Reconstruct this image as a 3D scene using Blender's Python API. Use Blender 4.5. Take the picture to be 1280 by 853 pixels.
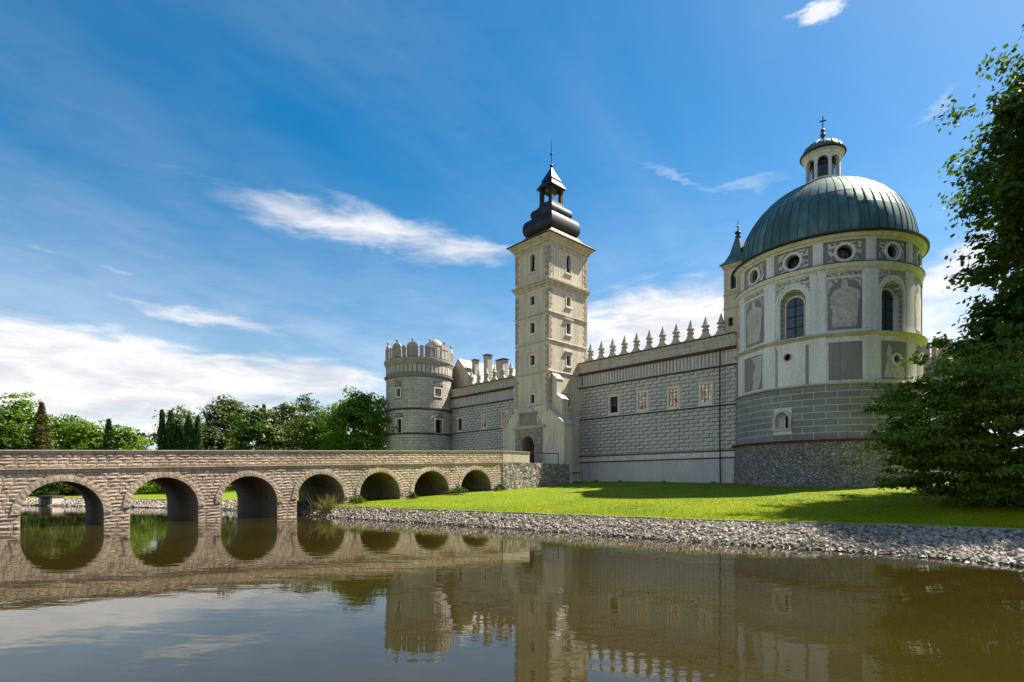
import bpy, bmesh, math, random
import numpy as np
from mathutils import Vector, Matrix

R = math.radians
for o in list(bpy.data.objects):
    bpy.data.objects.remove(o)
S = bpy.context.scene
COL = S.collection

# ------------------------------------------------------------------ camera
cam_d = bpy.data.cameras.new('camera')
cam = bpy.data.objects.new('camera', cam_d)
COL.objects.link(cam)
cam.location = (0, 0, 2.8)
cam.rotation_euler = (R(90), 0, 0)
cam_d.sensor_width = 36
cam_d.lens = 695 / 1280 * 36
cam_d.shift_y = 176.5 / 1280
cam_d.clip_start = 0.2
cam_d.clip_end = 6000
S.camera = cam

# ------------------------------------------------------------------ sun and sky
SUN_AZ = 66.0      # degrees clockwise from +Y
SUN_EL = 53.0
sd = Vector((math.sin(R(SUN_AZ)) * math.cos(R(SUN_EL)), math.cos(R(SUN_AZ)) * math.cos(R(SUN_EL)), math.sin(R(SUN_EL))))
sun_d = bpy.data.lights.new('sun', 'SUN')
sun_d.energy = 5.0
sun_d.angle = R(0.53)
sun_d.color = (1.0, 0.92, 0.78)
sun = bpy.data.objects.new('sun', sun_d)
COL.objects.link(sun)
sun.rotation_euler = (-sd).to_track_quat('-Z', 'Y').to_euler()
sun.location = (60, 30, 80)

W = bpy.data.worlds.new('World')
S.world = W
W.use_nodes = True
wt = W.node_tree
wt.nodes.clear()
wn, wl = wt.nodes, wt.links


def wm(op, a, b=None, c=None):
    n = wn.new('ShaderNodeMath')
    n.operation = op
    for i, v in enumerate((a, b, c)):
        if v is None:
            continue
        if isinstance(v, (int, float)):
            n.inputs[i].default_value = v
        else:
            wl.new(v, n.inputs[i])
    return n.outputs[0]


def wsmooth(v, a, b):
    n = wn.new('ShaderNodeMapRange')
    n.interpolation_type = 'SMOOTHSTEP'
    wl.new(v, n.inputs[0])
    n.inputs[1].default_value = a
    n.inputs[2].default_value = b
    return n.outputs[0]


def wnoise(vec, scale, detail, rough=0.55, dist=0.0):
    n = wn.new('ShaderNodeTexNoise')
    wl.new(vec, n.inputs['Vector'])
    n.inputs['Scale'].default_value = scale
    n.inputs['Detail'].default_value = detail
    n.inputs['Roughness'].default_value = rough
    n.inputs['Distortion'].default_value = dist
    return n.outputs[0]


def wcomb(x, y, z=0.0):
    n = wn.new('ShaderNodeCombineXYZ')
    for i, v in enumerate((x, y, z)):
        if isinstance(v, (int, float)):
            n.inputs[i].default_value = v
        else:
            wl.new(v, n.inputs[i])
    return n.outputs[0]


def azel(px, py):
    return (math.atan((px - 640) / 695), math.atan((603 - py) / math.hypot(695, px - 640)))


sky = wn.new('ShaderNodeTexSky')
sky.sky_type = 'NISHITA'
sky.sun_disc = False
sky.sun_elevation = R(SUN_EL)
sky.sun_rotation = R(SUN_AZ)
sky.altitude = 200
sky.air_density = 1.0
sky.dust_density = 0.8
sky.ozone_density = 2.0
hs = wn.new('ShaderNodeHueSaturation')
hs.inputs['Saturation'].default_value = 1.52
hs.inputs['Value'].default_value = 0.66
hs.inputs['Hue'].default_value = 0.489
wl.new(sky.outputs[0], hs.inputs['Color'])
tc = wn.new('ShaderNodeTexCoord')
sep = wn.new('ShaderNodeSeparateXYZ')
wl.new(tc.outputs['Generated'], sep.inputs[0])
dx, dy, dz = sep.outputs
AZ = wm('ARCTAN2', dx, dy)
EL = wm('ARCSINE', dz)
# warped direction coordinates
nA = wnoise(wcomb(wm('MULTIPLY', AZ, 5.0), wm('MULTIPLY', EL, 16.0), 1.7), 1.0, 6, 0.6)
nB = wnoise(wcomb(wm('MULTIPLY', AZ, 5.0), wm('MULTIPLY', EL, 16.0), 7.3), 1.0, 6, 0.6)
fine = wnoise(wcomb(wm('MULTIPLY', AZ, 9.0), wm('MULTIPLY', EL, 34.0), 3.1), 1.0, 8, 0.62, 0.6)
AZw = wm('ADD', AZ, wm('MULTIPLY', wm('SUBTRACT', nA, 0.5), 0.22))
ELw = wm('ADD', EL, wm('MULTIPLY', wm('SUBTRACT', nB, 0.5), 0.085))


def blob(px, py, wx, wy, tilt, lo, hi, amt):
    """one cloud: an ellipse in azimuth / elevation with a warped, noisy rim"""
    a0, e0 = azel(px, py)
    ra = abs(azel(px + wx, py)[0] - azel(px - wx, py)[0]) / 2
    re = abs(azel(px, py + wy)[1] - azel(px, py - wy)[1]) / 2
    da, de = wm('SUBTRACT', AZw, a0), wm('SUBTRACT', ELw, e0)
    c, s = math.cos(R(tilt)), math.sin(R(tilt))
    p = wm('DIVIDE', wm('ADD', wm('MULTIPLY', da, c), wm('MULTIPLY', de, s)), ra)
    q = wm('DIVIDE', wm('SUBTRACT', wm('MULTIPLY', de, c), wm('MULTIPLY', da, s)), re)
    d = wm('SQRT', wm('ADD', wm('MULTIPLY', p, p), wm('MULTIPLY', q, q)))
    v = wm('ADD', wm('SUBTRACT', 1.0, d), wm('MULTIPLY', wm('SUBTRACT', fine, 0.5), 0.9))
    return wm('MULTIPLY', wsmooth(v, lo, hi), amt)


clouds = [
    # long cloud above the bridge and its tail
    blob(415, 276, 180, 34, -5, -0.05, 1.05, 0.85), blob(490, 286, 110, 30, -4, 0.0, 0.95, 0.6),
    blob(560, 318, 110, 22, 4, -0.05, 0.95, 0.72),
    blob(470, 258, 90, 18, -14, 0.1, 1.1, 0.35),
    # cloud bank low on the left, carried on past the frame
    blob(60, 452, 430, 62, -6, -0.05, 0.45, 0.95), blob(-160, 470, 420, 90, -3, -0.1, 0.4, 0.95),
    blob(330, 470, 210, 32, -4, 0.0, 0.6, 0.85),
    blob(110, 520, 500, 46, 0, -0.1, 0.8, 0.72), blob(250, 398, 110, 13, -7, 0.05, 0.9, 0.7),
    # bright cloud behind the wall and chapel
    blob(840, 405, 190, 60, 3, -0.1, 0.7, 1.0), blob(1010, 430, 320, 90, 0, -0.1, 0.8, 0.95), blob(1215, 330, 80, 60, 20, 0.0, 0.8, 0.85),
    blob(640, 520, 420, 60, 0, 0.0, 1.2, 0.55),
    # wisps high on the right
    blob(850, 222, 70, 9, -30, 0.05, 0.9, 0.26), blob(930, 236, 60, 9, 0, 0.05, 0.9, 0.20), blob(1160, 130, 60, 8, 30, 0.05, 0.9, 0.26),
    blob(1032, 2, 46, 13, 8, 0.0, 0.7, 0.8), blob(52, 324, 26, 5, 0, 0.1, 1.0, 0.2), blob(135, 329, 20, 4, 8, 0.1, 1.0, 0.15),
]
tot = clouds[0]
for cl in clouds[1:]:
    tot = wm('SUBTRACT', wm('ADD', tot, cl), wm('MULTIPLY', tot, cl))
# low cloud band added outside the view for whiter light on the shaded walls
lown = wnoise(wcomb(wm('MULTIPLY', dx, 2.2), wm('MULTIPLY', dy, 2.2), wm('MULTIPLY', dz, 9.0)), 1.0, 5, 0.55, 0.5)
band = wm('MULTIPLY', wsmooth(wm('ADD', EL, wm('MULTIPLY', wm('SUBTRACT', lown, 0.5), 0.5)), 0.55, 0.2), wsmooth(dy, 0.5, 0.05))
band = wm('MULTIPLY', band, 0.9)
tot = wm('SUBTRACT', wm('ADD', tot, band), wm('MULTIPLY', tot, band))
# thin cirrus veil over the whole sky, streaks running one way
pz = wm('ADD', dz, 0.22)
gx, gy = wm('DIVIDE', dx, pz), wm('DIVIDE', dy, pz)
str_u = wm('ADD', wm('MULTIPLY', gx, 0.55), wm('MULTIPLY', gy, 0.83))
str_v = wm('SUBTRACT', wm('MULTIPLY', gx, 0.83), wm('MULTIPLY', gy, 0.55))
cir = wnoise(wcomb(wm('MULTIPLY', str_u, 0.45), wm('MULTIPLY', str_v, 1.7), 0.4), 1.0, 5, 0.5, 0.35)
veil = wm('MULTIPLY', wsmooth(cir, 0.46, 0.80), 0.14)
tot = wm('SUBTRACT', wm('ADD', tot, veil), wm('MULTIPLY', tot, veil))
haze_f = wm('MULTIPLY', wm('POWER', wsmooth(EL, 0.62, 0.0), 1.5), 0.40)
tot = wm('SUBTRACT', wm('ADD', tot, haze_f), wm('MULTIPLY', tot, haze_f))
tot = wm('MULTIPLY', tot, wsmooth(dz, -0.02, 0.03))
ccol = wn.new('ShaderNodeMix')
ccol.data_type = 'RGBA'
wl.new(wsmooth(wm('ADD', wm('MULTIPLY', fine, 0.5), wm('MULTIPLY', nA, 0.5)), 0.34, 0.60), ccol.inputs['Factor'])
ccol.inputs[6].default_value = (3.2, 3.3, 3.55, 1)
ccol.inputs[7].default_value = (4.9, 4.8, 4.75, 1)
wmix = wn.new('ShaderNodeMix')
wmix.data_type = 'RGBA'
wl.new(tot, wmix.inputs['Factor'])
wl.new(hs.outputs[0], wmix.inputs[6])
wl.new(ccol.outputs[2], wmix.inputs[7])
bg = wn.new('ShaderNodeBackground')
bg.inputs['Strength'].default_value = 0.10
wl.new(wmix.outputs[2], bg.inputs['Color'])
wo = wn.new('ShaderNodeOutputWorld')
wl.new(bg.outputs[0], wo.inputs['Surface'])

S.view_settings.view_transform = 'Standard'
S.view_settings.look = 'None'
S.view_settings.exposure = 1.2
S.view_settings.gamma = 1.0
S.view_settings.use_curve_mapping = False
S.render.engine = 'CYCLES'
S.cycles.max_bounces = 6
S.cycles.diffuse_bounces = 3
S.cycles.glossy_bounces = 3
S.cycles.transmission_bounces = 3
S.cycles.transparent_max_bounces = 6
S.cycles.caustics_reflective = False
S.cycles.caustics_refractive = False
S.cycles.use_denoising = True

# ------------------------------------------------------------------ frames
TH = math.atan2(743, 695)
UX, UY = math.sin(TH), math.cos(TH)          # castle y axis (into the castle) in the world
VX, VY = UY, -UX                             # castle x axis (along the front wall, towards the camera)
CX, CY = 4.69, 70.8                          # castle origin: front corner of the gate tower, water level
ROT = math.atan2(VY, VX)


def wor(lx, ly):
    return (CX + lx * VX + ly * UX, CY + lx * VY + ly * UY)


def loc(X, Y):
    X -= CX
    Y -= CY
    return (X * VX + Y * VY, X * UX + Y * UY)


# ------------------------------------------------------------------ materials
def mat(name):
    m = bpy.data.materials.new(name)
    m.use_nodes = True
    nt = m.node_tree
    b = nt.nodes['Principled BSDF']
    return m, nt, nt.nodes, nt.links, b


def pos_node(n):
    return n.new('ShaderNodeNewGeometry').outputs['Position']


def mapping(n, l, vec, scale):
    mp = n.new('ShaderNodeMapping')
    mp.inputs['Scale'].default_value = scale
    l.new(vec, mp.inputs['Vector'])
    return mp.outputs[0]


def noise(n, l, vec, scale, detail=6, rough=0.6, dist=0.0):
    t = n.new('ShaderNodeTexNoise')
    t.inputs['Scale'].default_value = scale
    t.inputs['Detail'].default_value = detail
    t.inputs['Roughness'].default_value = rough
    t.inputs['Distortion'].default_value = dist
    l.new(vec, t.inputs['Vector'])
    return t.outputs[0]


def ramp(n, l, fac, stops):
    r = n.new('ShaderNodeValToRGB')
    e = r.color_ramp.elements
    while len(e) < len(stops):
        e.new(0.5)
    for i, (p, c) in enumerate(stops):
        e[i].position = p
        e[i].color = (c, c, c, 1) if isinstance(c, (int, float)) else (*c, 1)
    l.new(fac, r.inputs[0])
    return r.outputs[0]


def mixc(n, l, fac, a, b, mode='MIX'):
    m = n.new('ShaderNodeMix')
    m.data_type = 'RGBA'
    m.blend_type = mode
    for sock, v in ((m.inputs['Factor'], fac), (m.inputs[6], a), (m.inputs[7], b)):
        if isinstance(v, (int, float)):
            sock.default_value = v
        elif isinstance(v, tuple):
            sock.default_value = (*v, 1)
        else:
            l.new(v, sock)
    return m.outputs[2]


def bump(n, l, b, h, strength, dist=0.05):
    bp = n.new('ShaderNodeBump')
    bp.inputs['Strength'].default_value = strength
    bp.inputs['Distance'].default_value = dist
    l.new(h, bp.inputs['Height'])
    l.new(bp.outputs[0], b.inputs['Normal'])


def rnd(n, l):
    """a random number for each loose piece and each object"""
    g = n.new('ShaderNodeNewGeometry').outputs['Random Per Island']
    o = n.new('ShaderNodeObjectInfo').outputs['Random']
    a = n.new('ShaderNodeMath')
    a.operation = 'ADD'
    l.new(g, a.inputs[0])
    l.new(o, a.inputs[1])
    f = n.new('ShaderNodeMath')
    f.operation = 'FRACT'
    l.new(a.outputs[0], f.inputs[0])
    return f.outputs[0]


def warm(c, f=1.3):
    return (min(0.86, c[0] * f), min(0.835, c[1] * f * 0.975), min(0.81, c[2] * f * 0.95))


def plaster(name, col, dark, stain=0.5, streak=(0.9, 0.9, 0.16), scale=1.1, rough=0.9, bmp=0.25, vary=0.0):
    col, dark = warm(col), warm(dark)
    m, nt, n, l, b = mat(name)
    p = pos_node(n)
    big = noise(n, l, mapping(n, l, p, streak), scale, 8, 0.65, 0.4)
    f1 = ramp(n, l, big, [(0.42, 0.0), (0.76, 1.0)])
    fine_ = noise(n, l, p, 5.0, 6, 0.7)
    sc = n.new('ShaderNodeMath')
    sc.operation = 'MULTIPLY'
    l.new(f1, sc.inputs[0])
    sc.inputs[1].default_value = stain
    c = mixc(n, l, sc.outputs[0], col, dark)
    c = mixc(n, l, 0.5, c, ramp(n, l, fine_, [(0.25, 0.5), (0.6, 1.0)]), 'MULTIPLY')
    run = noise(n, l, mapping(n, l, p, (2.6, 2.6, 0.10)), 1.0, 6, 0.6, 0.3)
    c = mixc(n, l, ramp(n, l, run, [(0.52, 0.0), (0.78, min(0.7, stain * 0.75))]), c, tuple(x * 0.72 for x in dark))
    if vary:
        c = mixc(n, l, vary, c, ramp(n, l, rnd(n, l), [(0.0, 0.35), (1.0, 1.0)]), 'MULTIPLY')
    l.new(c, b.inputs['Base Color'])
    b.inputs['Roughness'].default_value = rough
    bump(n, l, b, fine_, bmp, 0.04)
    return m


def flat(name, col, rough=0.8, metal=0.0, var=0.25):
    m, nt, n, l, b = mat(name)
    p = pos_node(n)
    f = noise(n, l, p, 2.3, 6, 0.65)
    c = mixc(n, l, f, tuple(x * (1 - var) for x in col), tuple(min(1, x * (1 + var)) for x in col))
    l.new(c, b.inputs['Base Color'])
    b.inputs['Roughness'].default_value = rough
    b.inputs['Metallic'].default_value = metal
    bump(n, l, b, f, 0.1, 0.03)
    return m


def rubble(name, c1, c2, c3, scale, strength=0.9):
    c1, c2, c3 = warm(c1), warm(c2), warm(c3)
    m, nt, n, l, b = mat(name)
    p = mapping(n, l, pos_node(n), (1, 1, 1.35))
    v = n.new('ShaderNodeTexVoronoi')
    v.feature = 'DISTANCE_TO_EDGE'
    v.inputs['Scale'].default_value = scale
    l.new(p, v.inputs['Vector'])
    v2 = n.new('ShaderNodeTexVoronoi')
    v2.inputs['Scale'].default_value = scale
    l.new(p, v2.inputs['Vector'])
    bw = n.new('ShaderNodeRGBToBW')
    l.new(v2.outputs['Color'], bw.inputs[0])
    c = ramp(n, l, bw.outputs[0], [(0.1, c1), (0.5, c2), (0.9, c3)])
    e = ramp(n, l, v.outputs['Distance'], [(0.0, 0.0), (0.13, 1.0)])
    c = mixc(n, l, e, tuple(x * 0.42 for x in c2), c)
    nz = noise(n, l, p, 0.5, 6, 0.7)
    c = mixc(n, l, 0.7, c, ramp(n, l, nz, [(0.3, 0.45), (0.7, 1.0)]), 'MULTIPLY')
    l.new(c, b.inputs['Base Color'])
    b.inputs['Roughness'].default_value = 0.95
    bump(n, l, b, e, strength, 0.08)
    return m


def sgraffito(name, dark, light, scale):
    dark, light = warm(dark), warm(light)
    """flat scratched scroll ornament"""
    m, nt, n, l, b = mat(name)
    p = pos_node(n)
    w = n.new('ShaderNodeTexWave')
    w.wave_type = 'RINGS'
    w.rings_direction = 'SPHERICAL'
    w.inputs['Scale'].default_value = scale
    w.inputs['Distortion'].default_value = 9.0
    w.inputs['Detail'].default_value = 2.0
    w.inputs['Detail Scale'].default_value = 1.6
    l.new(p, w.inputs['Vector'])
    big = noise(n, l, p, 0.8, 7, 0.65)
    f = ramp(n, l, w.outputs[1], [(0.42, 0.0), (0.55, 1.0)])
    c = mixc(n, l, f, dark, light)
    c = mixc(n, l, 0.6, c, ramp(n, l, big, [(0.3, 0.5), (0.65, 1.0)]), 'MULTIPLY')
    l.new(c, b.inputs['Base Color'])
    b.inputs['Roughness'].default_value = 0.95
    bump(n, l, b, f, 0.35, 0.03)
    return m


M = {}
M['cream'] = plaster('cream_plaster', (0.53, 0.475, 0.37), (0.27, 0.24, 0.185), 0.8)
M['cream_trim'] = plaster('cream_trim', (0.47, 0.42, 0.32), (0.20, 0.175, 0.135), 0.8, (1, 1, 0.5), 1.6)
M['quoin'] = plaster('quoin_plaster', (0.36, 0.31, 0.235), (0.20, 0.17, 0.13), 0.7, vary=0.35)
M['portal'] = plaster('portal_stone', (0.30, 0.27, 0.215), (0.16, 0.14, 0.11), 0.85, (1, 1, 0.5), 1.8, vary=0.4)
M['white'] = plaster('white_plaster', (0.70, 0.695, 0.66), (0.42, 0.415, 0.39), 0.62, (0.8, 0.8, 0.14), 1.0)
M['trim'] = plaster('pale_trim', (0.62, 0.60, 0.545), (0.32, 0.31, 0.275), 0.65, (1, 1, 0.4), 1.4)
M['moss'] = plaster('mossy_ledge', (0.50, 0.48, 0.43), (0.19, 0.195, 0.06), 0.75, (0.35, 0.35, 0.8), 1.1)
M['grey'] = plaster('grey_plaster', (0.235, 0.23, 0.22), (0.15, 0.147, 0.14), 0.7)
M['saint'] = None
M['greywall'] = plaster('sgraffito_ground', (0.46, 0.445, 0.415), (0.31, 0.30, 0.28), 0.7)
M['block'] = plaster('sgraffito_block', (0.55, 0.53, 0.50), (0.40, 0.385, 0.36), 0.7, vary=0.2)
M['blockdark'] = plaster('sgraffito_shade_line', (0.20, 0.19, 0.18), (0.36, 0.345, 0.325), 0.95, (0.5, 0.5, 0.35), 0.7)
M['chapel_block'] = plaster('chapel_block_plaster', (0.245, 0.25, 0.25), (0.165, 0.17, 0.172), 0.7, (0.5, 0.5, 0.3), 0.8, vary=0.35)
M['joint'] = plaster('pale_joint', (0.60, 0.59, 0.55), (0.42, 0.41, 0.38), 0.7)
M['tblock'] = plaster('tower_block', (0.50, 0.47, 0.425), (0.30, 0.275, 0.245), 0.8, (0.6, 0.6, 0.25), 0.7, vary=0.3)
M['tjoint'] = plaster('tower_joint', (0.235, 0.215, 0.19), (0.15, 0.135, 0.12), 0.6)
M['plinth'] = plaster('plinth_plaster', (0.50, 0.48, 0.455), (0.34, 0.325, 0.31), 0.7, (0.35, 0.35, 0.35), 0.7)
M['orn'] = sgraffito('scroll_ornament', (0.18, 0.175, 0.165), (0.56, 0.54, 0.50), 1.25)
M['saint'] = sgraffito('pale_painted_figure', (0.415, 0.40, 0.37), (0.50, 0.485, 0.445), 1.1)
M['orn2'] = sgraffito('fine_scroll_ornament', (0.22, 0.21, 0.195), (0.55, 0.53, 0.49), 1.8)
M['rubble'] = rubble('rubble_stone', (0.20, 0.19, 0.175), (0.29, 0.275, 0.25), (0.40, 0.385, 0.35), 3.4)
M['rubble2'] = rubble('landing_rubble', (0.20, 0.175, 0.145), (0.31, 0.28, 0.235), (0.44, 0.41, 0.35), 2.2)
M['red'] = flat('red_tile', (0.105, 0.03, 0.022), 0.85)
M['darkedge'] = flat('dark_weathered_edge', (0.06, 0.055, 0.05), 0.9)
M['iron'] = flat('dark_iron', (0.03, 0.03, 0.032), 0.5, 0.6)
M['wood'] = flat('dark_wood', (0.02, 0.016, 0.012), 0.8)
M['black'] = flat('dark_void', (0.012, 0.011, 0.010), 0.95)
M['concrete'] = plaster('coping_stone', (0.36, 0.335, 0.29), (0.24, 0.225, 0.19), 0.6, (1, 1, 1), 1.2)
M['mortar'] = plaster('bridge_mortar', (0.20, 0.175, 0.145), (0.12, 0.105, 0.085), 0.8, (1, 1, 1), 1.5)
M['roofsheet'] = flat('pale_roof_sheet', (0.36, 0.345, 0.28), 0.65, 0.0, 0.15)
M['chimney'] = plaster('chimney_plaster', (0.38, 0.35, 0.30), (0.22, 0.20, 0.17), 0.8)
M['kerb'] = plaster('kerb_concrete', (0.30, 0.285, 0.24), (0.15, 0.15, 0.09), 0.8, (1, 1, 1), 1.0)


def metal_sheet(name, c1, c2, c3, rough):
    m, nt, n, l, b = mat(name)
    p = pos_node(n)
    f = noise(n, l, mapping(n, l, p, (0.7, 0.7, 0.25)), 1.1, 8, 0.65, 0.6)
    c = ramp(n, l, f, [(0.3, c1), (0.52, c2), (0.75, c3)])
    c = mixc(n, l, 0.5, c, ramp(n, l, rnd(n, l), [(0, 0.55), (1, 1.0)]), 'MULTIPLY')
    l.new(c, b.inputs['Base Color'])
    b.inputs['Metallic'].default_value = 0.35
    l.new(ramp(n, l, f, [(0.3, rough + 0.14), (0.7, rough)]), b.inputs['Roughness'])
    bump(n, l, b, f, 0.25, 0.06)
    return m


M['copper'] = metal_sheet('green_copper', (0.05, 0.105, 0.092), (0.095, 0.18, 0.155), (0.19, 0.28, 0.235), 0.44)
M['seam'] = metal_sheet('copper_seam', (0.03, 0.055, 0.052), (0.05, 0.085, 0.08), (0.08, 0.12, 0.11), 0.5)
M['darkcopper'] = metal_sheet('dark_copper', (0.010, 0.009, 0.010), (0.022, 0.019, 0.019), (0.07, 0.052, 0.040), 0.44)
M['browncopper'] = metal_sheet('brown_copper_roof', (0.055, 0.035, 0.027), (0.095, 0.066, 0.052), (0.15, 0.115, 0.09), 0.55)


def glass(name, col, rough=0.06, emit=None, es=0.0):
    m, nt, n, l, b = mat(name)
    b.inputs['Base Color'].default_value = (*col, 1)
    b.inputs['Roughness'].default_value = rough
    b.inputs['Specular IOR Level'].default_value = 0.3
    nz = noise(n, l, pos_node(n), 1.6, 3)
    bump(n, l, b, nz, 0.08, 0.05)
    if emit:
        c = mixc(n, l, ramp(n, l, noise(n, l, pos_node(n), 2.4, 3), [(0.35, 0.0), (0.65, 1.0)]), tuple(x * 0.15 for x in emit), emit)
        l.new(c, b.inputs['Emission Color'])
        b.inputs['Emission Strength'].default_value = es
    return m


M['glass'] = glass('dark_glass', (0.015, 0.016, 0.018))
M['blueglass'] = glass('blue_grey_glass', (0.05, 0.085, 0.12), 0.12)
M['warmglass'] = glass('warm_lit_glass', (0.05, 0.035, 0.02), 0.1, (0.92, 0.78, 0.58), 0.20)


def stone_mat(name, cols, rough=0.9, lichen=0.0, scale=6.0):
    m, nt, n, l, b = mat(name)
    p = pos_node(n)
    cols = [warm(c, 1.06) for c in cols]
    k = len(cols)
    c = ramp(n, l, rnd(n, l), [(i / (k - 1), cols[i]) for i in range(k)])
    f = noise(n, l, p, scale, 6, 0.7)
    c = mixc(n, l, 0.75, c, ramp(n, l, f, [(0.25, 0.42), (0.68, 1.0)]), 'MULTIPLY')
    big = noise(n, l, p, 0.28, 5, 0.6)
    c = mixc(n, l, 0.6, c, ramp(n, l, big, [(0.35, (0.62, 0.58, 0.54)), (0.6, (1, 1, 1))]), 'MULTIPLY')
    if lichen:
        lf = ramp(n, l, noise(n, l, p, 0.9, 6, 0.7), [(0.66, 0.0), (0.74, lichen)])
        c = mixc(n, l, lf, c, (0.42, 0.24, 0.045))
    l.new(c, b.inputs['Base Color'])
    b.inputs['Roughness'].default_value = rough
    bump(n, l, b, f, 0.6, 0.03)
    return m


M['bridge'] = stone_mat('bridge_sandstone', [(0.43, 0.325, 0.25), (0.60, 0.48, 0.36), (0.50, 0.39, 0.305), (0.66, 0.55, 0.43), (0.47, 0.385, 0.32), (0.64, 0.50, 0.365)], 0.9, 0.7)
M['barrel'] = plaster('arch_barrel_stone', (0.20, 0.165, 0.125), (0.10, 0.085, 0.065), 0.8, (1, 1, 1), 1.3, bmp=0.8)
M['bank'] = stone_mat('bank_stone', [(0.28, 0.24, 0.20), (0.43, 0.385, 0.33), (0.35, 0.295, 0.25), (0.54, 0.49, 0.425), (0.40, 0.36, 0.315)], 0.85, 0.0, 9.0)
M['wetstone'] = stone_mat('wet_stone', [(0.07, 0.062, 0.045), (0.11, 0.10, 0.07), (0.085, 0.085, 0.04)], 0.45, 0.0, 9.0)
M['pinnacle'] = plaster('weathered_pinnacle', (0.42, 0.40, 0.36), (0.22, 0.21, 0.18), 0.85, (1.5, 1.5, 0.6), 1.6)
M['merlon'] = plaster('merlon_plaster', (0.36, 0.335, 0.295), (0.20, 0.185, 0.155), 0.85, (1, 1, 0.4), 1.3, vary=0.3)
M['bankbed'] = plaster('bank_bed', (0.09, 0.08, 0.06), (0.06, 0.062, 0.02), 0.9, (1, 1, 1), 1.5, bmp=0.8)


def leaf_mat(name, c1, c2, c3, trans=0.35, tint=(1.25, 1.3, 0.5)):
    m, nt, n, l, b = mat(name)
    p = pos_node(n)
    c = ramp(n, l, rnd(n, l), [(0.0, c1), (0.55, c2), (1.0, c3)])
    big = noise(n, l, p, 0.35, 4, 0.6)
    c = mixc(n, l, 0.6, c, ramp(n, l, big, [(0.32, (0.62, 0.68, 0.6)), (0.68, (1.0, 1.0, 0.9))]), 'MULTIPLY')
    l.new(c, b.inputs['Base Color'])
    b.inputs['Roughness'].default_value = 0.5
    b.inputs['Specular IOR Level'].default_value = 0.35
    t = n.new('ShaderNodeBsdfTranslucent')
    tcol = mixc(n, l, 1.0, c, tint, 'MULTIPLY')
    l.new(tcol, t.inputs[0])
    mx = n.new('ShaderNodeMixShader')
    mx.inputs[0].default_value = trans
    l.new(b.outputs[0], mx.inputs[1])
    l.new(t.outputs[0], mx.inputs[2])
    l.new(mx.outputs[0], n['Material Output'].inputs['Surface'])
    return m


M['leaf'] = leaf_mat('broad_leaf', (0.055, 0.10, 0.010), (0.085, 0.145, 0.013), (0.13, 0.185, 0.017), 0.42)
M['leaf_bright'] = leaf_mat('bright_leaf', (0.10, 0.19, 0.012), (0.155, 0.26, 0.016), (0.23, 0.32, 0.02), 0.5)
M['leaf_pale'] = leaf_mat('pale_leaf', (0.08, 0.115, 0.04), (0.12, 0.155, 0.055), (0.16, 0.19, 0.07))
M['leaf_olive'] = leaf_mat('olive_leaf', (0.07, 0.085, 0.02), (0.11, 0.115, 0.03), (0.14, 0.13, 0.035))
M['leaf_dark'] = leaf_mat('dark_leaf', (0.038, 0.058, 0.007), (0.06, 0.088, 0.009), (0.10, 0.125, 0.013), 0.36)
M['leaf_bush'] = leaf_mat('bush_leaf', (0.085, 0.135, 0.012), (0.14, 0.20, 0.016), (0.22, 0.27, 0.022), 0.46)
M['needle'] = leaf_mat('conifer_needle', (0.02, 0.045, 0.014), (0.032, 0.065, 0.018), (0.05, 0.085, 0.022), 0.2)
M['thuja'] = leaf_mat('thuja_spray', (0.022, 0.058, 0.012), (0.035, 0.085, 0.016), (0.055, 0.11, 0.02), 0.25)
M['bark'] = flat('tree_bark', (0.055, 0.044, 0.034), 0.95)
M['reed'] = leaf_mat('reed_blade', (0.10, 0.12, 0.03), (0.17, 0.17, 0.06), (0.26, 0.23, 0.10), 0.35)


def grass_mat(name, c1, c2, c3, blades):
    m, nt, n, l, b = mat(name)
    p = pos_node(n)
    big = noise(n, l, p, 0.22, 6, 0.65)
    c = ramp(n, l, big, [(0.3, c1), (0.5, c2), (0.72, c3)])
    dry = ramp(n, l, noise(n, l, p, 0.9, 6, 0.7), [(0.58, 0.0), (0.72, 0.5)])
    c = mixc(n, l, dry, c, (c3[0] * 1.15, c3[1] * 0.92, c3[2] * 3))
    c = mixc(n, l, ramp(n, l, noise(n, l, p, 2.2, 5, 0.7), [(0.56, 0.0), (0.7, 0.45)]), c, (c1[0] * 0.55, c1[1] * 0.7, c1[2]))
    if blades:
        c = mixc(n, l, 0.8, c, ramp(n, l, rnd(n, l), [(0, 0.25), (1, 1.0)]), 'MULTIPLY')
    else:
        f = noise(n, l, p, 9.0, 5, 0.7)
        c = mixc(n, l, 0.7, c, ramp(n, l, f, [(0.3, 0.6), (0.7, 1.0)]), 'MULTIPLY')
        bump(n, l, b, f, 0.5, 0.05)
    l.new(c, b.inputs['Base Color'])
    b.inputs['Roughness'].default_value = 0.7
    b.inputs['Specular IOR Level'].default_value = 0.25
    if blades:
        t = n.new('ShaderNodeBsdfTranslucent')
        l.new(mixc(n, l, 1.0, c, (1.35, 1.3, 0.45), 'MULTIPLY'), t.inputs[0])
        mx = n.new('ShaderNodeMixShader')
        mx.inputs[0].default_value = 0.45
        l.new(b.outputs[0], mx.inputs[1])
        l.new(t.outputs[0], mx.inputs[2])
        l.new(mx.outputs[0], n['Material Output'].inputs['Surface'])
    return m


M['lawn'] = grass_mat('lawn_turf', (0.135, 0.20, 0.004), (0.18, 0.25, 0.004), (0.24, 0.29, 0.005), False)
M['blade'] = grass_mat('grass_blade', (0.26, 0.35, 0.005), (0.35, 0.44, 0.006), (0.45, 0.50, 0.008), True)


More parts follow.
